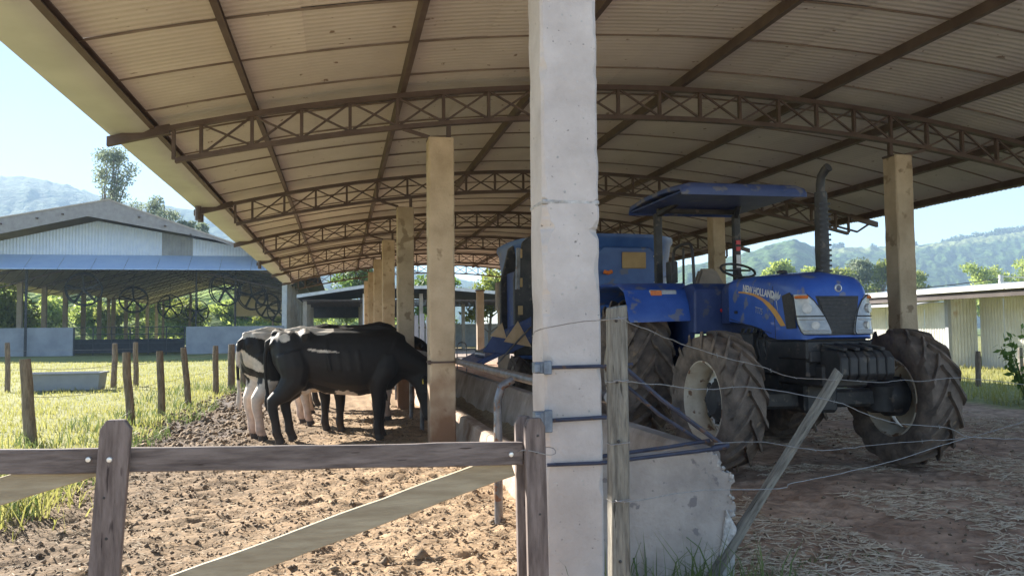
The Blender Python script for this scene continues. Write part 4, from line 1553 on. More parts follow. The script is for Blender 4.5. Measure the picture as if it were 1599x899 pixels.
# discharge side: tall dark guide frame, door slide and chute with cardboard flaps
for y in (.1, 1.15):
    MB().prism([(-1.50, y, .95), (-1.50, y, 2.05), (-1.36, y, 2.60), (-1.22, y, 2.70), (-1.15, y, 2.70), (-1.15, y, .95)], (0, .1, 0)).build('guide_frame', 'black_part', mix, bevel=.01)
MB().bb(-1.40, -1.34, .2, 1.15, 1.15, 2.2).build('discharge_door', 'tractor_blue_dull', mix, bevel=.01)
MB().tube([(-1.44, .08, 2.5), (-1.46, .06, 1.9)], .035, 8).build('hydraulic_ram', 'pipe_steel', mix, smooth=True)
for z in (2.42, 2.0, 1.6):
    MB().box((-1.42, .07, z), (.07, .03, .13)).build('reflector', 'tan_panel', mix, bevel=.006)
m = MB()
m.prism([(-1.40, -.35, 1.22), (-1.40, -.35, 1.15), (-2.15, -.35, .80), (-2.18, -.35, .86)], (0, 1.5, 0))
m.prism([(-1.36, -.37, 1.50), (-1.36, -.37, 1.14), (-1.70, -.37, .98), (-2.05, -.37, 1.02), (-1.9, -.37, 1.25)], (0, .03, 0))
m.build('discharge_chute', 'tractor_blue_dull', mix, bevel=.008)
MB().prism([(-1.37, -.405, 1.08), (-1.76, -.405, 1.16), (-1.56, -.405, 1.44)], (0, .006, 0)).build('cardboard_flap', 'cardboard', mix)
MB().prism([(-1.72, -.39, 1.20), (-1.95, -.39, 1.24), (-1.78, -.39, 1.42)], (0, .006, 0)).build('cardboard_flap', 'cardboard', mix)
MB().tube([(-1.86, -.42, .86), (-1.60, -.44, 1.14), (-1.38, -.42, 1.36)], .014, 6).build('chute_stay', 'pipe_steel', mix)
MB().tube([(-2.12, -.1, 1.0), (-1.98, -.12, .98)], .055, 10).build('roller_motor', 'galvanised', mix, smooth=True)

# ------------------------------------------------------------------ cattle
def build_cow_mesh(pose, seed):
    """one continuous body: lofted trunk, limbs, neck, head, ears and tail fused by a voxel remesh"""
    m = MB()

    def ring(c, ax, rx, rz, n=18, squash=1.0):
        """ellipse ring about centre c; ax = forward direction"""
        f = Vector(ax).normalized()
        side = Vector((0, 1, 0)) if abs(f.y) < .9 else Vector((1, 0, 0))
        side = (side - f * side.dot(f)).normalized()
        up = f.cross(side) * -1
        return [Vector(c) + side * (rx * math.cos(2 * math.pi * k / n)) + up * (rz * math.sin(2 * math.pi * k / n)) for k in range(n)]

    X = (1, 0, 0)
    trunk = [(-.86, 1.16, .06, .06), (-.84, 1.13, .14, .16), (-.76, 1.09, .23, .26), (-.60, 1.06, .285, .305), (-.42, 1.04, .28, .325), (-.2, 1.0, .315, .36), (0, .975, .345, .385), (.2, .97, .34, .385), (.38, .985, .30, .375),
             (.52, 1.01, .26, .355), (.66, 1.05, .21, .30), (.78, 1.06, .15, .22)]
    m.loft([ring((x, 0, z), X, w, h, 22) for x, z, w, h in trunk])
    # hip bones, tailhead and withers as bony ridges
    m.tube([(-.86, 0, 1.31), (-.5, 0, 1.365), (-.2, 0, 1.335), (.1, 0, 1.34), (.42, 0, 1.385), (.62, 0, 1.34)], [.03, .05, .042, .045, .06, .05], 8)
    for s in (-1, 1):
        m.tube([(-.46, s * .10, 1.32), (-.46, s * .265, 1.275)], [.075, .05], 8)
        for xr in (-.22, -.10, .02, .14):
            m.tube([(xr, s * .20, 1.27), (xr + .02, s * .335, 1.06), (xr + .05, s * .335, .86)], [.018, .021, .016], 6)
        m.tube([(-.80, s * .05, 1.24), (-.84, s * .13, 1.16)], [.06, .05], 8)
        # hind leg: thigh, stifle, hock, shank, hoof
        o1, o2 = pose.get('hind', (0, 0)) if s > 0 else pose.get('hind2', (0, 0))
        m.tube([(-.62, s * .13, 1.08), (-.58, s * .16, .90), (-.55 + o1 * .4, s * .17, .74), (-.64 + o1 * .7, s * .165, .60), (-.74 + o1, s * .16, .50), (-.735 + o1, s * .16, .42), (-.70 + o1, s * .16, .26), (-.685 + o1, s * .16, .13), (-.65 + o1, s * .16, .055)],
               [.20, .20, .165, .118, .078, .064, .052, .058, .052], 12)
        m.tube([(-.66 + o1, s * .16, .075), (-.635 + o1, s * .16, 0.0)], [.052, .066], 10)
        # front leg
        m.tube([(.52, s * .13, 1.02), (.50, s * .17, .86), (.44 + o2 * .3, s * .17, .72), (.455 + o2 * .7, s * .16, .56), (.47 + o2, s * .15, .42), (.47 + o2, s * .15, .38), (.465 + o2, s * .15, .24), (.46 + o2, s * .15, .13), (.475 + o2, s * .15, .055)],
               [.16, .16, .13, .088, .070, .066, .050, .056, .052], 12)
        m.tube([(.475 + o2, s * .15, .075), (.495 + o2, s * .15, 0.0)], [.05, .062], 10)
    # brisket and belly
    m.tube([(.74, 0, .86), (.56, 0, .72), (.2, 0, .66), (-.2, 0, .68), (-.45, 0, .76)], [.10, .13, .13, .11, .06], 10)
    if pose.get('udder'):
        m.tube([(-.52, 0, .80), (-.46, 0, .66), (-.40, 0, .60)], [.14, .12, .06], 12)
    # neck and head along a pose path
    hx, hz = pose.get('poll', (1.22, 1.0))
    hy = pose.get('polly', 0)
    m.tube([(.58, 0, 1.06), (.80, hy * .2, 1.06 + (hz - 1.06) * .35), (1.02, hy * .6, 1.06 + (hz - 1.06) * .75), (hx, hy, hz)], [.26, .20, .155, .125], 14)
    m.tube([(.62, 0, .9), (.85, hy * .3, .92 + (hz - 1.06) * .4), (hx - .05, hy, hz - .08)], [.14, .10, .09], 10)
    d = Vector(pose.get('face', (.45, 0, -.9))).normalized()
    P0 = Vector((hx, hy, hz))
    hd = [(-.06, .09, .10), (.02, .115, .125), (.12, .118, .13), (.22, .10, .118), (.32, .08, .095), (.42, .072, .078), (.48, .078, .07), (.53, .07, .06), (.55, .04, .035)]
    m.loft([ring(P0 + d * t, d, w, h, 14) for t, w, h in hd])
    for s in (-1, 1):
        e = P0 + d * .02
        sd = Vector((0, s, 0))
        m.tube([e + sd * .09, e + sd * .17 + Vector((-.02, 0, .01)), e + sd * .25 + Vector((-.03, 0, -.03))], [.035, .05, .02], 8)
        m.tube([P0 + d * .16 + sd * .09, P0 + d * .20 + sd * .10], [.035, .03], 6)
    # tail with switch
    sw = pose.get('tail', 0)
    m.tube([(-.82, 0, 1.27), (-.90, 0, 1.22), (-.925, sw * .3, 1.05), (-.92, sw * .7, .80), (-.90, sw, .62), (-.90, sw * 1.1, .48), (-.90, sw * 1.1, .38)], [.035, .034, .028, .022, .026, .04, .014], 8)
    me = bpy.data.meshes.new('tmp')
    me.from_pydata([tuple(v) for v in m.v], [], m.f)
    bm = bmesh.new()
    bm.from_mesh(me)
    bmesh.ops.recalc_face_normals(bm, faces=bm.faces)
    bm.to_mesh(me)
    bm.free()
    o = bpy.data.objects.new('tmp', me)
    COL.objects.link(o)
    rm = o.modifiers.new('r', 'REMESH')
    rm.mode = 'VOXEL'
    rm.voxel_size = pose.get('voxel', .016)
    sm = o.modifiers.new('s', 'SMOOTH')
    sm.factor = .5
    sm.iterations = 4
    dg = bpy.context.evaluated_depsgraph_get()
    out = bpy.data.meshes.new_from_object(o.evaluated_get(dg))
    bpy.data.objects.remove(o)
    bpy.data.meshes.remove(me)
    out.polygons.foreach_set('use_smooth', np.ones(len(out.polygons), bool))
    return out


BLACK, WHITE, PINK, TAN, HOOFC = (0.016, 0.014, 0.014), (0.60, 0.54, 0.47), (0.56, 0.40, 0.33), (0.26, 0.17, 0.10), (0.05, 0.04, 0.035)


def paint(co, rule, seed):
    x, y, z = co[:, 0], co[:, 1], co[:, 2]
    n = (fbm(x * 3.2 + y * 2.1, z * 3.2 - y * 1.3, seed, 3) + fbm(x * 2.2 - z * 2.7, y * 4 + z * 2, seed + 7, 3)) * .5
    n = .5 + (n - .5) * 1.5
    c = np.tile(np.array(BLACK), (len(x), 1))
    white = rule(x, y, z, n)
    wcol = lerp3(WHITE, PINK, np.clip(1.1 - z * 1.4, 0, 1) * .8)
    c = c * (1 - white)[:, None] + wcol * white[:, None]
    # dirty shanks and dark hooves
    dirt = np.clip((.34 - z) / .3, 0, 1) * (.3 + .5 * vnoise(x * 25, z * 25, seed))
    c = c * (1 - dirt * .55)[:, None] + np.array([[.12, .08, .055]]) * (dirt * .55)[:, None]
    hoof = (z < .07).astype(float)
    return c * (1 - hoof)[:, None] + np.array([HOOFC]) * hoof[:, None]


def place_cow(label, loc, rz, scale, pose, rule, seed, tagged=False):
    t = thing('cow', label, 'cow', loc, rz, 'cattle feeding at the trough')
    t.scale = (scale,) * 3
    me = build_cow_mesh(pose, seed)
    co = np.empty(len(me.vertices) * 3)
    me.vertices.foreach_get('co', co)
    me.materials.clear()
    me.materials.append(MATS['hide'])
    b = bpy.data.objects.new('body', me)
    link(b, t)
    set_tint(b, paint(co.reshape(-1, 3), rule, seed))
    hx, hz = pose.get('poll', (1.22, 1.0))
    d = Vector(pose.get('face', (.45, 0, -.9))).normalized()
    P0 = Vector((hx, pose.get('polly', 0), hz))
    for s in (-1, 1):
        p = P0 + d * .185 + Vector((0, s * .118, 0))
        MB().lathe([(-.016, .004), (-.01, .014), (0, .018), (.01, .014), (.016, .004)], 10, 'y', p).build('eye', 'black_part', t, smooth=True)
        p = P0 + d * .54 + Vector((.03, s * .035, 0))
        MB().lathe([(-.006, .004), (0, .014), (.006, .004)], 8, 'x', p).build('nostril', 'black_part', t, smooth=True)
    if tagged:
        e = P0 + d * .02
        MB().box(e + Vector((-.045, -.21, -.03)), (.012, .045, .06)).build('ear_tag', 'tag_yellow', t, bevel=.004)
    return t


def rule_black(x, y, z, n):
    """near cow: black with white streak along the loin, a flank nick and a pale belly"""
    w1 = fbm(x * 5 + 3, y * 4, 71, 3)
    w2 = fbm(x * 9, z * 14 + y * 3, 72, 3)
    top = (z - 1.30 + (w1 - .5) * .16 - .5 * np.abs(x + .42) ** 2 > 0.0) & (x > -.70) & (x < -.12)
    spot = ((x + .70) ** 2 + (z - 1.27) ** 2 * 1.5 < .0022 + .003 * w2) & (y < 0)
    nick = (np.abs(z - 1.10 + .10 * (x + .2) + (w2 - .5) * .05) < .012 * np.sin(np.clip((x + .46) / .40, 0, 1) * np.pi) + .002) & (x > -.46) & (x < -.06) & (y < 0)
    belly = (z + (w1 - .5) * .22 + .25 * np.abs(x + .12) ** 2 < .615) & (z > .5) & (x > -.5) & (x < .3)
    return (top | spot | nick | belly).astype(float)


def rule_patch(x, y, z, n):
    """pied cow: white rump top and hind legs, black thigh and body"""
    w1 = fbm(x * 4 + y * 5 + 9, z * 4 - y * 3, 73, 3)
    legs = (z + (w1 - .5) * .5 < .72) & (x < .3)
    top = (z + (w1 - .5) * .5 > 1.25) & (x < 0)
    pin = ((x + .86) ** 2 + (z - 1.03 - .5 * y) ** 2 * 2 < .022 + .02 * (w1 - .5)) & (y < .02)
    return (legs | top | pin).astype(float)


def rule_whitelegs(x, y, z, n):
    return ((z < .62 + .2 * (n - .5)) | ((n > .58) & (z > .7))).astype(float)


def rule_mixed(x, y, z, n):
    return ((n > .52) & (z < 1.1) & (x < .3) | ((z < .5) & (x > .2))).astype(float)


def rule_allblack(x, y, z, n):
    return ((z < .25) & (n > .6)).astype(float)


place_cow('black cow nearest the gate, white streak along its loin, yellow ear tag', (.02, 10.55, -.02), R(4), 1.0,
          dict(poll=(1.0, .76), polly=-.10, face=(.10, -.12, -.98), hind=(.05, .02), hind2=(-.10, -.05), tail=.02, udder=True), rule_black, 5, True)
place_cow('pied cow with white rump and pale hind legs behind the black one', (-.50, 11.25, -.02), R(36), 1.0,
          dict(poll=(1.15, .85), face=(.4, 0, -.92), hind=(.06, 0), hind2=(-.02, .03), tail=.0, udder=True), rule_patch, 8)
place_cow('black cow with white legs, second row from the gate', (.15, 12.55, -.02), R(2), .98,
          dict(poll=(1.15, .82), face=(.35, 0, -.93), hind=(-.06, .08), hind2=(.05, -.04)), rule_whitelegs, 12)
place_cow('pied cow feeding between the second and third columns', (.12, 13.8, -.02), R(-4), .97,
          dict(poll=(1.17, .85), face=(.4, 0, -.92), hind=(.03, -.03), hind2=(-.08, .05), voxel=.022), rule_mixed, 17)
place_cow('tall black cow farthest along the trough', (.25, 15.3, -.02), R(3), 1.06,
          dict(poll=(1.10, 1.02), face=(.6, 0, -.8), hind=(.03, -.03), hind2=(-.08, .05), voxel=.022), rule_allblack, 23)

# ------------------------------------------------------------------ pasture fences
pf = thing('pasture_fence', 'row of rough wooden posts between lane and sunny pasture', 'fence', (-2.9, 11.25, 0))


def rough_post(parent, x, y, h, r, lx, ly, seed, name='post', material='wood_post'):
    pts, rs = [], []
    for i in range(9):
        t = i / 8
        z = -.3 + t * (h + .3)
        pts.append((x + lx * z + (vnoise(t * 4, 1, seed) - .5) * .02, y + ly * z + (vnoise(t * 4, 7, seed) - .5) * .02, z))
        rs.append(r * (1.06 - .12 * t) * (1 + .08 * (vnoise(t * 6, 3, seed) - .5)))
    rs[-1] *= .93
    return MB().tube(pts, rs, 9).build(name, material, parent, bevel=0, smooth=True)


POSTS = [(-3.74, 11.25, 1.02, .072, -.09, 0), (-3.05, 13.2, 1.05, .062, -.07, .0), (-2.85, 14.4, 1.04, .058, -.05, .02), (-2.80, 16.5, 1.06, .06, -.10, .02), (-2.72, 19.4, 1.05, .065, -.02, 0),
         (-2.58, 20.9, 1.06, .085, 0, 0), (-2.42, 21.9, 1.06, .085, .0, 0), (-2.4, 24.6, 1.05, .07, .02, 0), (-2.35, 27.5, 1.05, .07, .0, 0)]
for i, p in enumerate(POSTS):
    rough_post(pf, p[0] + 2.9, p[1] - 11.25, p[2], p[3], p[4], p[5], 60 + i)
for z in (.55, .9):
    pts = [(p[0] + 2.9 + p[4] * z, p[1] - 11.25 + p[5] * z, z) for p in POSTS]
    full = []
    for a, b in zip(pts, pts[1:]):
        a, b = Vector(a), Vector(b)
        full += [a.lerp(b, t) - Vector((0, 0, .05 * 4 * t * (1 - t))) for t in (0, .25, .5, .75)]
    MB().tube(full + [Vector(pts[-1])], .003, 4).build('wire', 'wire', pf)
cf = thing('cross_fence', 'line of pale posts running across the back of the pasture', 'fence', (-5.4, 22.4, 0))
for i, p in enumerate(((-12.2, 21.8, 1.1, .06, .02), (-7.84, 22.0, 1.15, .06, -.03), (-5.55, 22.3, 1.1, .07, .01), (-5.12, 22.7, 1.12, .065, -.03), (-17, 21.6, 1.1, .06, 0))):
    rough_post(cf, p[0] + 5.4, p[1] - 22.4, p[2], p[3], p[4], 0, 90 + i, material='wood_post')
for z in (.5, .95):
    MB().tube([(-11.6, -.8, z), (-6.8, -.6, z - .03), (-2.44, -.4, z), (-.15, -.1, z), (.28, .3, z)], .003, 4).build('wire', 'wire', cf)
m = MB()
wt = thing('water_trough', 'pale rectangular water trough standing in the pasture grass', 'water trough', (-6.4, 21.5, 0))
m.loft([[(x * sx, y * sy, z) for x, y in ((-1, -1), (1, -1), (1, 1), (-1, 1))] for sx, sy, z in ((.78, .3, 0.02), (.82, .33, .40), (.86, .37, .40), (.86, .37, .44), (.79, .30, .44), (.75, .27, .1))])
m.build('tank', 'barn_wall', wt, bevel=.01)
for sx in (-.5, .5):
    MB().bb(sx - .06, sx + .06, -.25, .25, -.1, .06).build('foot', 'barn_wall', wt)

# ------------------------------------------------------------------ neighbouring open barn with hanging fans
barn = thing('open_barn', 'large open barn with pale gable cladding tinted shade-blue beyond the pasture', 'barn', (-14, 60, 0))


def bl(x, y, z):
    return (x + 14, y - 60, z)


# gable cladding as upright sheets, each with its own ribs
def wall_top(x):
    return np.interp(x, [-34, -22.04, -16.08, -8.16, -2.5], [4.9, 7.61, 9.03, 7.60, 6.5])


x = -30.0
while x < -4.0:
    x1 = x + 1.0
    z0 = 6.5
    m = MB()
    k = 10
    bot, top = [], []
    for i in range(k + 1):
        xx = x + (x1 - x) * i / k
        dy = (.0, .03)[i % 2]
        bot.append(bl(xx, 60 + dy, z0))
        top.append(bl(xx, 60 + dy, max(z0 + .02, wall_top(xx))))
    m.add(bot + top, [(i, i + 1, k + 1 + i + 1, k + 1 + i) for i in range(k)])
    m.build('cladding_sheet', 'grey_sheet' if -12.3 < x < -10.9 else 'shade_blue_sheet', barn)
    x = x1
# roof slopes
def roof_top(x):
    return np.interp(x, [-34, -22.06, -14.84, -8.16, -1.5], [6.2, 8.72, 10.10, 7.78, 5.4])


for xa, xb in ((-34, -14.84), (-14.84, -1.5)):
    rings = []
    for y in (57.6, 112):
        rings.append([bl(xa, y, roof_top(xa)), bl(xb, y, roof_top(xb)), bl(xb, y, roof_top(xb) + .08), bl(xa, y, roof_top(xa) + .08)])
    MB().loft(rings).build('roof_slope', 'barn_roof', barn)
# dark barge band and its ribs under the verge
for xa, xb in ((-34, -22.05), (-22.05, -16.08), (-16.08, -14.84), (-14.84, -8.16), (-8.16, -1.6)):
    m = MB()
    m.prism([bl(xa, 57.65, min(wall_top(xa), roof_top(xa) - .2)), bl(xb, 57.65, min(wall_top(xb), roof_top(xb) - .2)), bl(xb, 57.65, roof_top(xb) - .01), bl(xa, 57.65, roof_top(xa) - .01)], (0, .06, 0))
    m.build('barge_board', 'barn_timber', barn)
for x in (-21.2, -19.1, -17.6, -13.0, -11.4, -9.8):
    MB().bb(x + 14, x + 14.12, -2.5, -.2, roof_top(x) - .5, roof_top(x) - .4).build('outrigger', 'brown_steel', barn)
# awning sheet: slopes outward under the gable
x = -30.0
while x < -3.6:
    x1 = min(x + 2.0, -3.6)
    MB().add([bl(x, 59.95, 6.72), bl(x1 - .02, 59.95, 6.72), bl(x1 - .02, 58.3, 5.68), bl(x, 58.3, 5.68), bl(x, 58.3, 5.62), bl(x1 - .02, 58.3, 5.62)], [(0, 1, 2, 3), (3, 2, 5, 4)]).build('awning_sheet', 'sky_tint_awning', barn)
    x = x1
# columns of both long sides
for i in range(11):
    y = 60.3 + 5 * i
    for x in (-22.6, -3.9):
        MB().loft([[(x + 14 + .17 * a, y - 60 + .17 * b, z) for a, b in ((-1, -1), (1, -1), (1, 1), (-1, 1))] for z in (-.2, 2.5, 5.2)]).build('column', 'white_paint' if (x > -10 and i == 0) else 'barn_column', barn, bevel=.02)
for i in range(0, 11):
    y = 60.5 + 5 * i
    m = MB()
    for a, b in ((-22.6, -14.84), (-14.84, -3.9)):
        for off in (.12, 1.0):
            za, zb = min(roof_top(a), 8.6) - off - (0 if off < .5 else 0), roof_top(b) - off
            m.bar(bl(a, y, np.interp(a, [-22.6, -14.84, -3.9], [5.3, 7.6, 5.3]) - (off - .12)), bl(b, y, np.interp(b, [-22.6, -14.84, -3.9], [5.3, 7.6, 5.3]) - (off - .12)), .07, .07)
        for t in np.linspace(0, 1, 9)[:-1]:
            p = Vector(bl(a + (b - a) * t, y, 0))
            q = Vector(bl(a + (b - a) * (t + .125), y, 0))
            p.z = np.interp(p.x - 14, [-22.6, -14.84, -3.9], [5.3, 7.6, 5.3]) - .9
            q.z = np.interp(q.x - 14, [-22.6, -14.84, -3.9], [5.3, 7.6, 5.3])
            m.bar(p, q, .035, .035)
    m.build('truss', 'brown_steel', barn)
# lower ceiling sheets of the interior (what the photo shows above the fans)
for xa, xb in ((-23.6, -14.84), (-14.84, -2.9)):
    za, zb = np.interp([xa, xb], [-22.6, -14.84, -3.9], [5.45, 7.75, 5.45])
    za = za - .3 if xa < -20 else za
    zb = zb - .3 if xb > -5 else zb
    MB().loft([[bl(xa, y, za), bl(xb, y, zb), bl(xb, y, zb + .06), bl(xa, y, za + .06)] for y in (60.25, 112)]).build('ceiling_sheet', 'barn_roof', barn)
# front half walls and steel field gate with black net
for xa, xb in ((-23.0, -17.5), (-10.4, -3.9)):
    MB().bb(xa + 14, xb + 14, 0, .18, -.2, 1.86).build('half_wall', 'barn_wall', barn, bevel=.02)
m = MB()
for z in (.15, .75, 1.35, 1.82):
    m.bb(-17.45 + 14, -10.45 + 14, -.03, .03, z, z + .06)
m.build('gate_bars', 'fan_metal', barn)
for i in range(7):
    x = -17.45 + 14 + i * 1.155
    MB().bb(x, x + .06, -.03, .03, .0, 1.86).build('gate_upright', 'fan_metal', barn)
MB().bb(-17.4 + 14, -10.5 + 14, .04, .05, .12, 1.05).build('net', 'black_net', barn)
MB().bb(-20.35 + 14, -20.2 + 14, -.4, -.32, 0, 5.7).build('stay_pole', 'fan_metal', barn)
MB().bb(-7.6 + 14, -7.48 + 14, 3, 3.1, 0, 6.4).build('stay_pole', 'fan_metal', barn)
MB().bb(-10.3 + 14, -10.2 + 14, 3, 3.1, 0, 6.7).build('stay_pole', 'fan_metal', barn)
# far gable
m = MB()
m.bb(-13.5 + 14, -3 + 14, 51.5, 51.7, 3.6, 7.2)
m.build('rear_gable', 'barn_roof', barn)


def fan(label, x, y, z, r, tilt, yaw):
    t = thing('barn_fan', label, 'fan', (x, y, z), yaw, 'round fans hanging in the open barn')
    rot = Matrix.Rotation(tilt, 3, 'X')

    def ringpts(rr, dy):
        return [rot @ Vector((rr * math.cos(a), dy, rr * math.sin(a))) for a in np.linspace(0, 2 * math.pi, 33)]
    MB().tube(ringpts(r, -.12), .045, 6).build('hoop', 'fan_metal', t)
    MB().tube(ringpts(r, .16), .045, 6).build('hoop', 'fan_metal', t)
    for k in range(5):
        a = 2 * math.pi * k / 5 + .3
        d = Vector((math.cos(a), 0, math.sin(a)))
        q = Vector((-math.sin(a), .4, math.cos(a))).normalized()
        pts = [rot @ (d * s + q * w) for s, w in ((.12, -.07), (.12, .07), (r * .93, .16), (r * .93, -.02))]
        MB().prism(pts, rot @ Vector((0, .02, 0))).build('blade', 'fan_metal', t)
    MB().bar(rot @ Vector((-r, .16, 0)), rot @ Vector((r, .16, 0)), .06, .08).build('motor_bar', 'fan_metal', t)
    MB().lathe([(-.1, .05), (-.08, .16), (.14, .16), (.2, .06)], 12, 'y').build('motor', 'fan_metal', t)
    MB().bar((0, 0, r), (0, 0, r + 1.2), .04, .04, (1, 0, 0)).build('hanger', 'fan_metal', t)
    return t


FANS = [('largest round fan, leftmost in the open barn', -17.45, 62, 4.5, 1.15, .35, .1), ('second round fan from the left in the open barn', -17.2, 75, 4.3, 1.12, .4, .15), ('third fan from the left, blades facing squarely out', -16.2, 85, 4.0, 1.12, .08, .05),
        ('small fan hanging lowest, right of the open barn gate', -13.7, 85, 3.56, 1.05, .05, .1), ('big dim fan high above the right half wall', -8.4, 64, 4.6, 1.2, .2, -.4), ('dim fan right beside the tall corner fan', -6.9, 68, 4.35, 1.15, .25, -.3),
        ('low right fan near the white corner post', -6.5, 78, 3.85, 1.1, .1, -.2), ('farthest right fan, half behind the white post', -6.3, 88, 3.6, 1.1, .1, -.1)]
for a in FANS:
    fan(*a)

# ------------------------------------------------------------------ shed at the far end of the aisle
fs_ = thing('far_shed', 'dark low shed with white eaves beyond the far end of the aisle', 'shed', (3, 60, 0))
for xa, xb, za, zb in ((-2.9, 1.5, 3.7, 4.35), (1.5, 6.5, 4.35, 4.3), (6.5, 14.5, 4.3, 3.6)):
    MB().loft([[(xa - 3, y, za), (xb - 3, y, zb), (xb - 3, y, zb + .07), (xa - 3, y, za + .07)] for y in (-3, 14)]).build('roof_slope', 'dark_roof', fs_)
    MB().prism([(xa - 3, -3.06, za - .02), (xb - 3, -3.06, zb - .02), (xb - 3, -3.06, zb + .2), (xa - 3, -3.06, za + .2)], (0, .05, 0)).build('eave_board', 'white_paint', fs_)
MB().bb(-5.5, 11.5, 13, 13.2, -.2, 2.0).build('rear_wall', 'grey_sheet', fs_)
MB().bb(-5.5, 2.0, 12.8, 13.0, 2.6, 4.1).build('rear_wall', 'dark_roof', fs_)
for x in (-5.4, -1.4, 2.5, 6.5, 11):
    for y in (-2, 5, 12):
        MB().bb(x - .13, x + .13, y - .13, y + .13, -.2, 4.0 if -3 < x < 6 else 3.5).build('column', 'barn_column' if x != -1.4 or y > 0 else 'white_paint', fs_, bevel=.02)
for y in (-2, 2, 6, 10):
    m = MB()
    m.bar((-5.6, y, 3.55), (11.4, y, 3.5), .1, .12)
    m.build('tie_beam', 'brown_steel', fs_)
MB().bb(-4.6, -1.2, -1, .5, .75, 1.05).build('blue_tarp', 'tractor_blue_dull', fs_, bevel=.1)
# white board pen between the far columns
pen = thing('board_pen', 'whitewashed upright board pen at the far end of the aisle', 'fence', (5.1, 44, 0))
for i in range(5):
    MB().bb(-1.3 + i * .32, -1.3 + i * .32 + .22, -.02, .02, .15, 2.2 + .1 * math.sin(i * 2.1)).build('board', 'barn_wall', pen)
for z in (.5, 1.5):
    MB().bb(-1.4, .4, .025, .07, z, z + .1).build('rail', 'wood_grey', pen)
for (x, y, lab) in ((5.55, 33.2, 'slender sunlit post standing in the aisle mouth beyond the chute'),):
    t = thing('timber_post', lab, 'post', (x, y, 0))
    MB().loft([[(.14 * a, .14 * b, z) for a, b in ((-1, -1), (1, -1), (1, 1), (-1, 1))] for z in (-.2, 1.4, 2.95)]).build('shaft', 'barn_column', t, bevel=.015)
    MB().box((0, 0, 2.97), (.36, .3, .06)).build('cap', 'brown_steel', t, bevel=.008)
t = thing('yard_lamp_post', 'thick post with round black lamp beside the mixer chute', 'post', (5.2, 26.5, 0))
MB().loft([[(.17 * a, .17 * b, z) for a, b in ((-1, -1), (1, -1), (1, 1), (-1, 1))] for z in (-.2, 1.4, 2.9)]).build('shaft', 'barn_column', t, bevel=.015)
MB().box((0, -.05, 2.45), (.5, .35, .9)).build('junction_box', 'barn_timber', t, bevel=.02)
MB().lathe([(-.1, .08), (-.08, .17), (.05, .17), (.1, .1)], 16, 'y', (.42, -.2, 2.4)).build('lamp_head', 'black_part', t, smooth=True)
MB().bar((0, -.1, 2.1), (.9, -.1, 2.05), .05, .06).build('bracket_arm', 'black_part', t)
t = thing('steel_hoop', 'small bent steel hoop standing by the far aisle kerb', 'hoop', (3.75, 26.0, 0))
MB().tube(smooth_path([(-.15, 0, -.1), (-.15, 0, .75), (-.08, 0, .95), (.08, 0, .95), (.15, 0, .75), (.15, 0, -.1)], 4), .02, 6).build('tube', 'pipe_steel', t)
MB().tube([(-.15, 0, .5), (.15, 0, .5)], .015, 6).build('crossbar', 'pipe_steel', t)

# ------------------------------------------------------------------ bank and vegetation behind the open barn
bxs, bys = np.linspace(-150, 12, 130), np.linspace(104, 190, 56)
BX, BY = np.meshgrid(bxs, bys)
BZ = sstep(BY, 108, 150) * (11 + 6 * (fbm(BX / 25, BY / 25, 81, 3) - .4)) * (1 - .5 * sstep(BX, -12, 10)) + (fbm(BX / 3, BY / 3, 83, 3) - .5) * 1.2 * sstep(BY, 106, 116) - .4
i = np.arange(BX.size).reshape(BX.shape)
bank = obj_np('hillside', np.column_stack([BX.ravel(), BY.ravel(), BZ.ravel()]), np.stack([i[:-1, :-1], i[:-1, 1:], i[1:, 1:], i[1:, :-1]], axis=-1).reshape(-1, 4), 'hill', smooth=True)
set_tint(bank, lerp3((0.07, 0.13, 0.03), (0.20, 0.27, 0.07), np.clip(fbm(BX.ravel() / 4, BY.ravel() / 4, 85, 3) * 1.8 - .4, 0, 1)))
tag(bank, kind='structure')


def bush(name, label, loc, rx, rz, n, ls, leaf, seed, group=None, cat='shrub'):
    g = random.Random(seed)
    cl = []
    for k in range(7):
        a = g.uniform(0, 6.28)
        rr = g.uniform(.1, .65)
        cl.append(((rx * rr * math.cos(a), rx * rr * math.sin(a), rz * g.uniform(.3, .95)), (rx * g.uniform(.35, .6), rx * g.uniform(.35, .6), rz * g.uniform(.25, .45))))
    return make_tree(name, label, loc, rz * 1.3, cl, leaf, n, ls, seed, trunk_r=max(.015, rx * .05), group=group, cat=cat)


for k in range(16):
    x = -27.5 - 2.6 * (k % 8) + random.uniform(-1, 1)
    y = 63 + 6.5 * (k % 8) + (12 if k > 7 else 0) + random.uniform(-2, 2)
    bush('shrub', 'bright green shrub seen between the open barn columns', (x, y, -.1), random.uniform(2.6, 3.6), random.uniform(3.4, 5.6), 2200, .24, 'leaf_bright' if k % 3 != 1 else 'leaf_yellow', 200 + k, 'shrubs behind the open barn')
for k in range(14):
    x = -44 + 3.4 * k + random.uniform(-1, 1)
    y = 118 + random.uniform(-3, 8)
    bush('shrub', 'light green bush on the bank behind the open barn', (x, y, float(np.interp(y, [108, 150], [0, 8]))), random.uniform(2.4, 3.6), random.uniform(2.4, 4.0), 1600, .28, 'leaf_yellow' if k % 3 == 1 else 'leaf_bright', 240 + k, 'bushes on the bank')
gb = np.random.default_rng(15)
ux, uy = -75 + 84 * gb.random(700), 109 + 42 * gb.random(700)
uz = sstep(uy, 108, 150) * 10.5 * (1 - .5 * sstep(ux, -12, 10))
v, f = leaf_cloud(np.column_stack([ux, uy, uz]), np.tile([[1.5, 1.5, .9]], (700, 1)), 30000, .26, 16)
tag(obj_np('undergrowth', v, f, 'leaf_bright'), 'sunlit undergrowth covering the bank behind the open barn', 'undergrowth', kind='stuff')

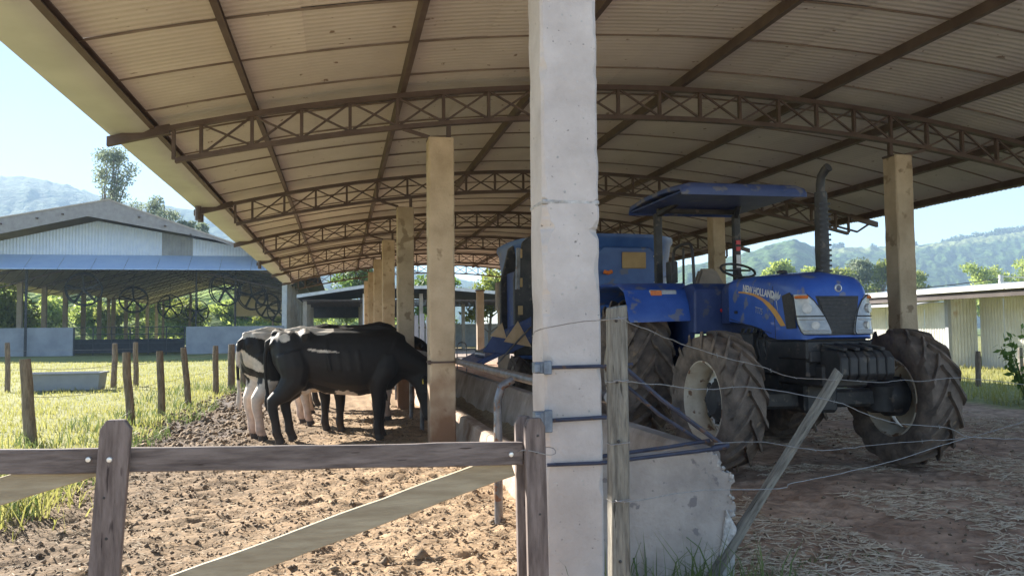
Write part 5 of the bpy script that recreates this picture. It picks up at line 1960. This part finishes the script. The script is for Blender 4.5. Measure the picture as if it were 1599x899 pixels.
# tall thin-crowned eucalypts above the barn roof
cl = []
g3 = random.Random(5)
for k in range(48):
    z = g3.uniform(11.5, 24.0)
    w = 3.4 * math.sin(math.pi * np.clip((z - 11.0) / 14.5, 0, 1)) ** .8
    a = g3.uniform(0, 6.28)
    rr = g3.uniform(.15, 1)
    cl.append(((w * rr * math.cos(a), w * rr * math.sin(a), z), (1.15, 1.15, 1.0)))
make_tree('eucalyptus_tree', 'tall airy eucalyptus rising above the open barn ridge', (-28, 110, 0), 24, cl, 'leaf_eucalypt', 6500, .19, 9, .22, droop=.8)
cl = []
for k in range(26):
    z = g3.uniform(11.5, 18.4)
    a = g3.uniform(0, 6.28)
    rr = g3.uniform(.1, 1)
    w = 2.8 * math.sin(math.pi * np.clip((z - 10.5) / 9, 0, 1)) ** .8
    cl.append(((w * rr * math.cos(a), w * rr * math.sin(a), z), (.95, .95, .8)))
make_tree('eucalyptus_tree', 'shorter eucalyptus between tall one and near roof eave', (-21.8, 110, 0), 18.5, cl, 'leaf_eucalypt', 3200, .19, 10, .18, droop=.8)
cl = [((g3.uniform(-1.4, 1.4), g3.uniform(-1.4, 1.4), g3.uniform(12.5, 16.6)), (.8, .8, .7)) for k in range(9)]
make_tree('eucalyptus_tree', 'sparse eucalyptus half hidden behind the near roof eave', (-18.6, 110, 0), 17, cl, 'leaf_eucalypt', 1300, .26, 12, .22, droop=.8)

# trees beyond the tractor and beyond the far shed
TREES = [('slim yellow-green tree just left of the exhaust stack', 68.5, 120, 12.4, 3.0, 'leaf_bright'), ('pale round tree directly behind the exhaust stack', 74.5, 121, 11.4, 3.0, 'leaf_bright'),
         ('grey-green tree right of the exhaust stack', 79.0, 119, 11.0, 4.4, 'leaf_yellow'), ('taller grey-green tree left of the right column', 82.5, 122, 12.6, 4.2, 'leaf_eucalypt'), ('bushy grey-green tree touching the right column', 86.3, 119, 12.2, 4.4, 'leaf_yellow'),
         ('low pale tree behind the right column', 93.0, 121, 10.5, 4.4, 'leaf_yellow'), ('yellow-green tree above the white shed roof', 106.5, 120, 12.2, 4.6, 'leaf_bright'), ('spreading yellow-green tree at the frame edge above the white shed', 113.0, 119, 13.4, 5.6, 'leaf_bright'),
         ('dark low tree beyond the tractor bonnet', 61.0, 124, 8.5, 4.5, 'leaf_yellow')]
for k, (lab, x, y, h, r, lf) in enumerate(TREES):
    g4 = random.Random(300 + k)
    cl = []
    for j in range(20):
        z = h * g4.uniform(.32, .95)
        w = r * math.sin(math.pi * np.clip((z / h - .12) / .98, 0, 1)) ** .6
        a = g4.uniform(0, 6.28)
        rr = g4.uniform(.1, .8)
        cl.append(((w * rr * math.cos(a), w * rr * math.sin(a), z), (r * .36, r * .36, h * .085)))
    make_tree('tree', lab, (x, y, -.2), h, cl, lf, 3600, .30, 300 + k, .2, group='trees beyond the yard')
for k, (x, y, h, r, lf, lab) in enumerate(((7.5, 74, 6.5, 3.0, 'leaf_green', 'leafy tree behind the white board pen'), (12.5, 70, 7.0, 3.2, 'leaf_yellow', 'light green tree behind the lamp post'), (17.5, 72, 7.5, 3.2, 'leaf_green', 'leafy tree hidden behind the mixer tub'), (23.5, 68, 6.2, 3.0, 'leaf_green', 'leafy tree between mixer tub and seat'),
                                           (29.0, 80, 6.5, 3.4, 'leaf_green', 'leafy tree behind the tractor steering wheel'), (2.0, 84, 9.0, 3.6, 'leaf_green', 'broad tree above the far shed roof'))):
    g4 = random.Random(400 + k)
    cl = []
    for j in range(12):
        z = h * g4.uniform(.3, .95)
        a = g4.uniform(0, 6.28)
        rr = g4.uniform(.1, .8) * r
        cl.append(((rr * math.cos(a), rr * math.sin(a), z), (r * .4, r * .4, h * .1)))
    make_tree('tree', lab, (x, y, -.1), h, cl, lf, 2200, .24, 400 + k, .16, group='trees behind the far shed')

# ------------------------------------------------------------------ white corrugated farm building on the right
ware = thing('farm_building', 'low white corrugated farm building with grey roof right of the shed', 'building', (18.6, 21.8, 0))
ang = math.atan2(23.8 - 21.8, 22.4 - 18.5)
ware.rotation_euler = (0, 0, 0)


def corr(parent, name, p, q, z0, z1, material, pitch=.12, amp=.018):
    p, q = Vector((*p, 0)), Vector((*q, 0))
    L = (q - p).length
    d = (q - p) / L
    nrm = Vector((d.y, -d.x, 0))
    k = int(L / (pitch / 2))
    bot, top = [], []
    for i in range(k + 1):
        c = p + d * (L * i / k) + nrm * (amp if i % 2 else -amp)
        bot.append((c.x, c.y, z0))
        top.append((c.x, c.y, z1))
    return MB().add(bot + top, [(i, i + 1, k + 2 + i, k + 1 + i) for i in range(k)]).build(name, material, parent, smooth=True)


for i in range(11):
    corr(ware, 'wall_sheet', (.6, 12.6 - i * 1.0), (.6, 11.62 - i * 1.0), -.2, 2.1, 'white_sheet')
for i in range(12):
    corr(ware, 'wall_sheet', (1.7, 1.4 - i * 1.0), (1.7, .42 - i * 1.0), -.2, 2.25, 'white_sheet')
corr(ware, 'wall_sheet', (.6, 1.5), (1.7, 1.5), -.2, 2.2, 'white_sheet')
MB().bb(.54, .66, 1.42, 1.56, -.2, 2.2).build('corner_post', 'barn_wall', ware)
for i in range(6):
    y0 = -9.5 + i * 4.0
    MB().loft([[(x, y0, z), (x, y0 + 3.97, z), (x, y0 + 3.97, z + .05), (x, y0, z + .05)] for x, z in ((.1, 2.42), (4, 2.75), (8, 2.45))]).build('roof_sheet', 'roof_grey', ware)
    MB().bb(.0, .09, y0, y0 + 3.97, 2.36, 2.48).build('gutter', 'white_paint', ware, bevel=.01)
MB().bb(.2, 1.6, -9.5, 1.4, 2.24, 2.30).build('soffit', 'dark_roof', ware)
MB().bb(.12, .2, -9.5, 14.0, 2.16, 2.36).build('fascia', 'dark_roof', ware)
MB().loft([[(-.35, y, 2.0), (.55, y, 2.12), (.55, y, 2.16), (-.35, y, 2.04)] for y in (1.8, 13)]).build('porch_sheet', 'roof_grey', ware)
MB().bb(1.58, 1.66, -3.6, -1.6, 1.45, 1.55).build('shutter_bar', 'barn_timber', ware)
MB().bb(1.56, 1.66, -3.2, -3.05, 1.1, 2.2).build('door_post', 'barn_timber', ware)
t = thing('utility_pole', 'short concrete pole with slack cables behind the white building roof', 'pole', (29.2, 32, 0))
MB().tube([(0, 0, -.2), (0, 0, 2), (0, 0, 3.6)], [.13, .12, .1], 10).build('shaft', 'white_sheet', t, smooth=True)
MB().tube(smooth_path([(0, 0, 3.45), (-3, 1, 3.1), (-6, 2.5, 3.0), (-9, 4, 2.95)], 3), .02, 5).build('cable', 'black_part', t)
for dz in (0, .25):
    MB().tube([(0, 0, 3.3 + dz), (8, 0, 2.9 + dz)], .03, 6).build('stay', 'white_sheet', t)
t = thing('fence_stake', 'short dark stake beside the right rear tyre in the sunny grass', 'stake', (13.9, 16.0, 0))
rough_post(t, 0, 0, .75, .06, .02, 0, 130, 'shaft')
t = thing('fence_stake', 'pale stake behind the leafy weed at the right edge', 'stake', (15.6, 16.6, 0))
rough_post(t, 0, 0, .8, .055, .0, 0, 131, 'shaft', 'wood_grey')
# big-leaved weed at the right edge
weed = thing('weed', 'tall big-leaved weed in front of the white building', 'plant', (11.75, 12.4, 0))
g5 = random.Random(9)
m = MB()
stems = []
for k in range(9):
    a, l = g5.uniform(0, 6.28), g5.uniform(.7, 1.35)
    tip = Vector((math.cos(a) * .45 * l, math.sin(a) * .4 * l, l))
    stems.append(tip)
    m.tube([(0, 0, -.05), tip * .5 + Vector((0, 0, .06)), tip], [.014, .01, .005], 5)
m.build('stem', 'leaf_green', weed)
cents, rad = [], []
for tip in stems:
    for t_ in (.45, .65, .85, 1.0):
        cents.append(tuple(tip * t_))
        rad.append((.13, .13, .1))
v, f = leaf_cloud(cents, rad, 260, .07, 31, .2, 1.2)
obj_np('leaves', v, f, 'leaf_green', weed)
bush('shrub', 'low dark green shrub at the foot of the right edge weed', (11.6, 11.4, -.05), .9, .5, 1500, .06, 'leaf_dark', 77)
bush('shrub', 'green shrub in front of the white building wall', (20.5, 20.2, -.05), 1.0, .9, 900, .09, 'leaf_green', 78)

# ------------------------------------------------------------------ grass, straw, clods
def blade_field(name, label, n, xr, yr, h, w, material, seed, keep=None, lean=.5):
    g = np.random.default_rng(seed)
    x = xr[0] + (xr[1] - xr[0]) * g.random(n)
    u = g.random(n)
    y = yr[0] * (yr[1] / yr[0]) ** u          # denser towards the viewer
    if keep is not None:
        k = keep(x, y)
        x, y = x[k], y[k]
    hh = h * (.5 + 1.0 * fbm(x * .7, y * .7, seed, 3))
    v, f = grass_blades(np.column_stack([x, y]), ground_z(x, y) - .01, hh, w, seed, lean)
    o = obj_grass(name, v, f, material)
    return tag(o, label, 'grass', kind='stuff')


blade_field('grass', 'short sunlit pasture grass left of the lane', 90000, (-20, -2.3), (6.5, 46), .075, .008, 'grass_blade', 41, lambda x, y: (x + (fbm(x * 1.3, y * 1.3, 21, 4) - .5) * .9 < -2.45) & (x > -5 - y * .42))
blade_field('grass', 'bright green grass strip right of the shed', 26000, (10.4, 30), (9, 40), .14, .009, 'grass_blade', 42, lambda x, y: (x > 10.7 + .4 * vnoise(x * 3, y * 3, 5)))
blade_field('grass', 'longer green tussocks along the pasture fence line', 4200, (-3.9, -2.15), (6.5, 22), .17, .007, 'grass_dark', 43, lambda x, y: fbm(x * 2, y * 2, 88, 2) > .52, .9)
# rank grass at the foot of the broken trough end and the leaning stake
g6 = np.random.default_rng(6)
n = 230
xy = np.column_stack([1.72 + .24 * g6.normal(size=n), 3.93 + .13 * g6.normal(size=n)])
v, f = grass_blades(xy, ground_z(xy[:, 0], xy[:, 1]) - .02, np.full(n, .19) * (.3 + 1.2 * g6.random(n)), .0045, 7, 1.1)
tag(obj_grass('grass', v, f, 'grass_dark'), 'rank grass tuft at the foot of the broken trough end', 'grass', kind='stuff')
n = 2600
xy = np.column_stack([1.6 + 1.6 * g6.random(n), 3.1 + 1.3 * g6.random(n) ** 1.6])
k = fbm(xy[:, 0] * 2.2, xy[:, 1] * 2.2, 91, 2) > .5
xy = xy[k]
v, f = grass_blades(xy, ground_z(xy[:, 0], xy[:, 1]) - .02, np.full(len(xy), .045), .004, 8, 1.2)
tag(obj_grass('grass', v, f, 'grass_dark'), 'thin green grass showing through straw by the leaning stake', 'grass', kind='stuff')
n = 260
xy = np.column_stack([-2.35 + .22 * g6.normal(size=n), 6.9 + .5 * g6.normal(size=n)])
v, f = grass_blades(xy, ground_z(xy[:, 0], xy[:, 1]) - .02, np.full(n, .30) * (.4 + g6.random(n)), .006, 9, 1.3)
tag(obj_grass('grass', v, f, 'grass_blade'), 'long bent grass under the gate brace at the left edge', 'grass', kind='stuff')


def sticks(name, label, n, xr, yr, length, w, material, seed, keep=None, lift=.012):
    g = np.random.default_rng(seed)
    x = xr[0] + (xr[1] - xr[0]) * g.random(n)
    y = yr[0] * (yr[1] / yr[0]) ** g.random(n)
    if keep is not None:
        k = keep(x, y)
        x, y = x[k], y[k]
    n = len(x)
    z = ground_z(x, y) + lift * g.random(n) + .004
    a = g.random(n) * np.pi
    L = length * (.3 + g.random(n) ** 1.5)
    d = np.column_stack([np.cos(a), np.sin(a), (g.random(n) - .5) * .35]) * (L / 2)[:, None]
    s = np.column_stack([-np.sin(a), np.cos(a), np.zeros(n)]) * (w * (.5 + g.random(n)))[:, None]
    up = np.zeros((n, 3))
    up[:, 2] = w * .9
    p = np.column_stack([x, y, z])
    # three-sided straw
    v = np.stack([p - d - s, p - d + s, p - d + up, p + d - s, p + d + s, p + d + up], axis=1).reshape(-1, 3)
    b = np.arange(n)[:, None] * 6
    f = np.vstack([b + np.array([[0, 3, 5, 2]]), b + np.array([[1, 2, 5, 4]])])
    o = obj_np(name, v, f, material)
    return tag(o, label, 'straw', kind='stuff')


sticks('straw', 'loose straw littering the shaded aisle around the tractor', 34000, (1.7, 9.5), (3.0, 13), .12, .0038, 'straw', 51, lambda x, y: fbm(x * 1.1, y * 1.1, 93, 3) + .24 * (y < 6.0) + .1 * (x > 5) - .35 * np.exp(-((np.abs(x - 4.35 + .1 * np.sin(y)) - .95) / .24) ** 2) > .53)
sticks('straw', 'straw scraps trodden into the sunlit cattle lane', 9000, (-2.3, 1.35), (3.2, 14), .055, .0022, 'straw_lane', 52)


def clods(name, label, n, xr, yr, r, seed, keep=None):
    g = np.random.default_rng(seed)
    x = xr[0] + (xr[1] - xr[0]) * g.random(n)
    y = yr[0] * (yr[1] / yr[0]) ** g.random(n)
    if keep is not None:
        k = keep(x, y)
        x, y = x[k], y[k]
    n = len(x)
    z = ground_z(x, y)
    rr = r * (.35 + 1.1 * g.random(n) ** 3)
    base = np.array([[1, 0, 0], [-1, 0, 0], [0, 1, 0], [0, -1, 0], [0, 0, .8], [0, 0, -.8]], float)
    fc = np.array([[0, 2, 4], [2, 1, 4], [1, 3, 4], [3, 0, 4], [2, 0, 5], [1, 2, 5], [3, 1, 5], [0, 3, 5]])
    v = base[None] * (0.65 + .7 * g.random((n, 6, 1))) * rr[:, None, None]
    v += (g.random((n, 6, 3)) - .5) * (rr * .7)[:, None, None]
    v += np.column_stack([x, y, z + rr * .25])[:, None, :]
    f = (np.arange(n)[:, None, None] * 6 + fc[None]).reshape(-1, 3)
    o = obj_np(name, v.reshape(-1, 3), f, 'clod')
    return tag(o, label, 'soil', kind='stuff')


clods('clods', 'crumbled manure and soil clods across the cattle lane', 14000, (-2.6, 1.3), (3.2, 15), .014, 61)
clods('clods', 'scattered fist-sized dung clods lying in the cattle lane', 700, (-2.6, 1.3), (3.2, 15), .024, 64, lambda x, y: fbm(x * 1.2, y * 1.2, 95, 2) > .5)
clods('clods', 'dark churned mud lumps along the pasture edge', 2600, (-2.7, -1.1), (9, 22), .035, 62)
clods('clods', 'small soil crumbs on the shaded aisle floor', 3500, (1.9, 9), (3.2, 13), .013, 63)

# ------------------------------------------------------------------ air
hz = MB().bb(-1150, 1080, -230, 1720, -6, 315).build('haze', 'concrete')
hm = bpy.data.materials.new('haze')
hm.use_nodes = True
hn = hm.node_tree.nodes
hn.remove(hn['Principled BSDF'])
pv = hn.new('ShaderNodeVolumePrincipled')
pv.inputs['Color'].default_value = (0.50, 0.72, 1.0, 1)
pv.inputs['Density'].default_value = 0.00050
pv.inputs['Anisotropy'].default_value = 0.0
hm.node_tree.links.new(pv.outputs[0], hn['Material Output'].inputs['Volume'])
hz.data.materials.clear()
hz.data.materials.append(hm)
tag(hz, kind='stuff')
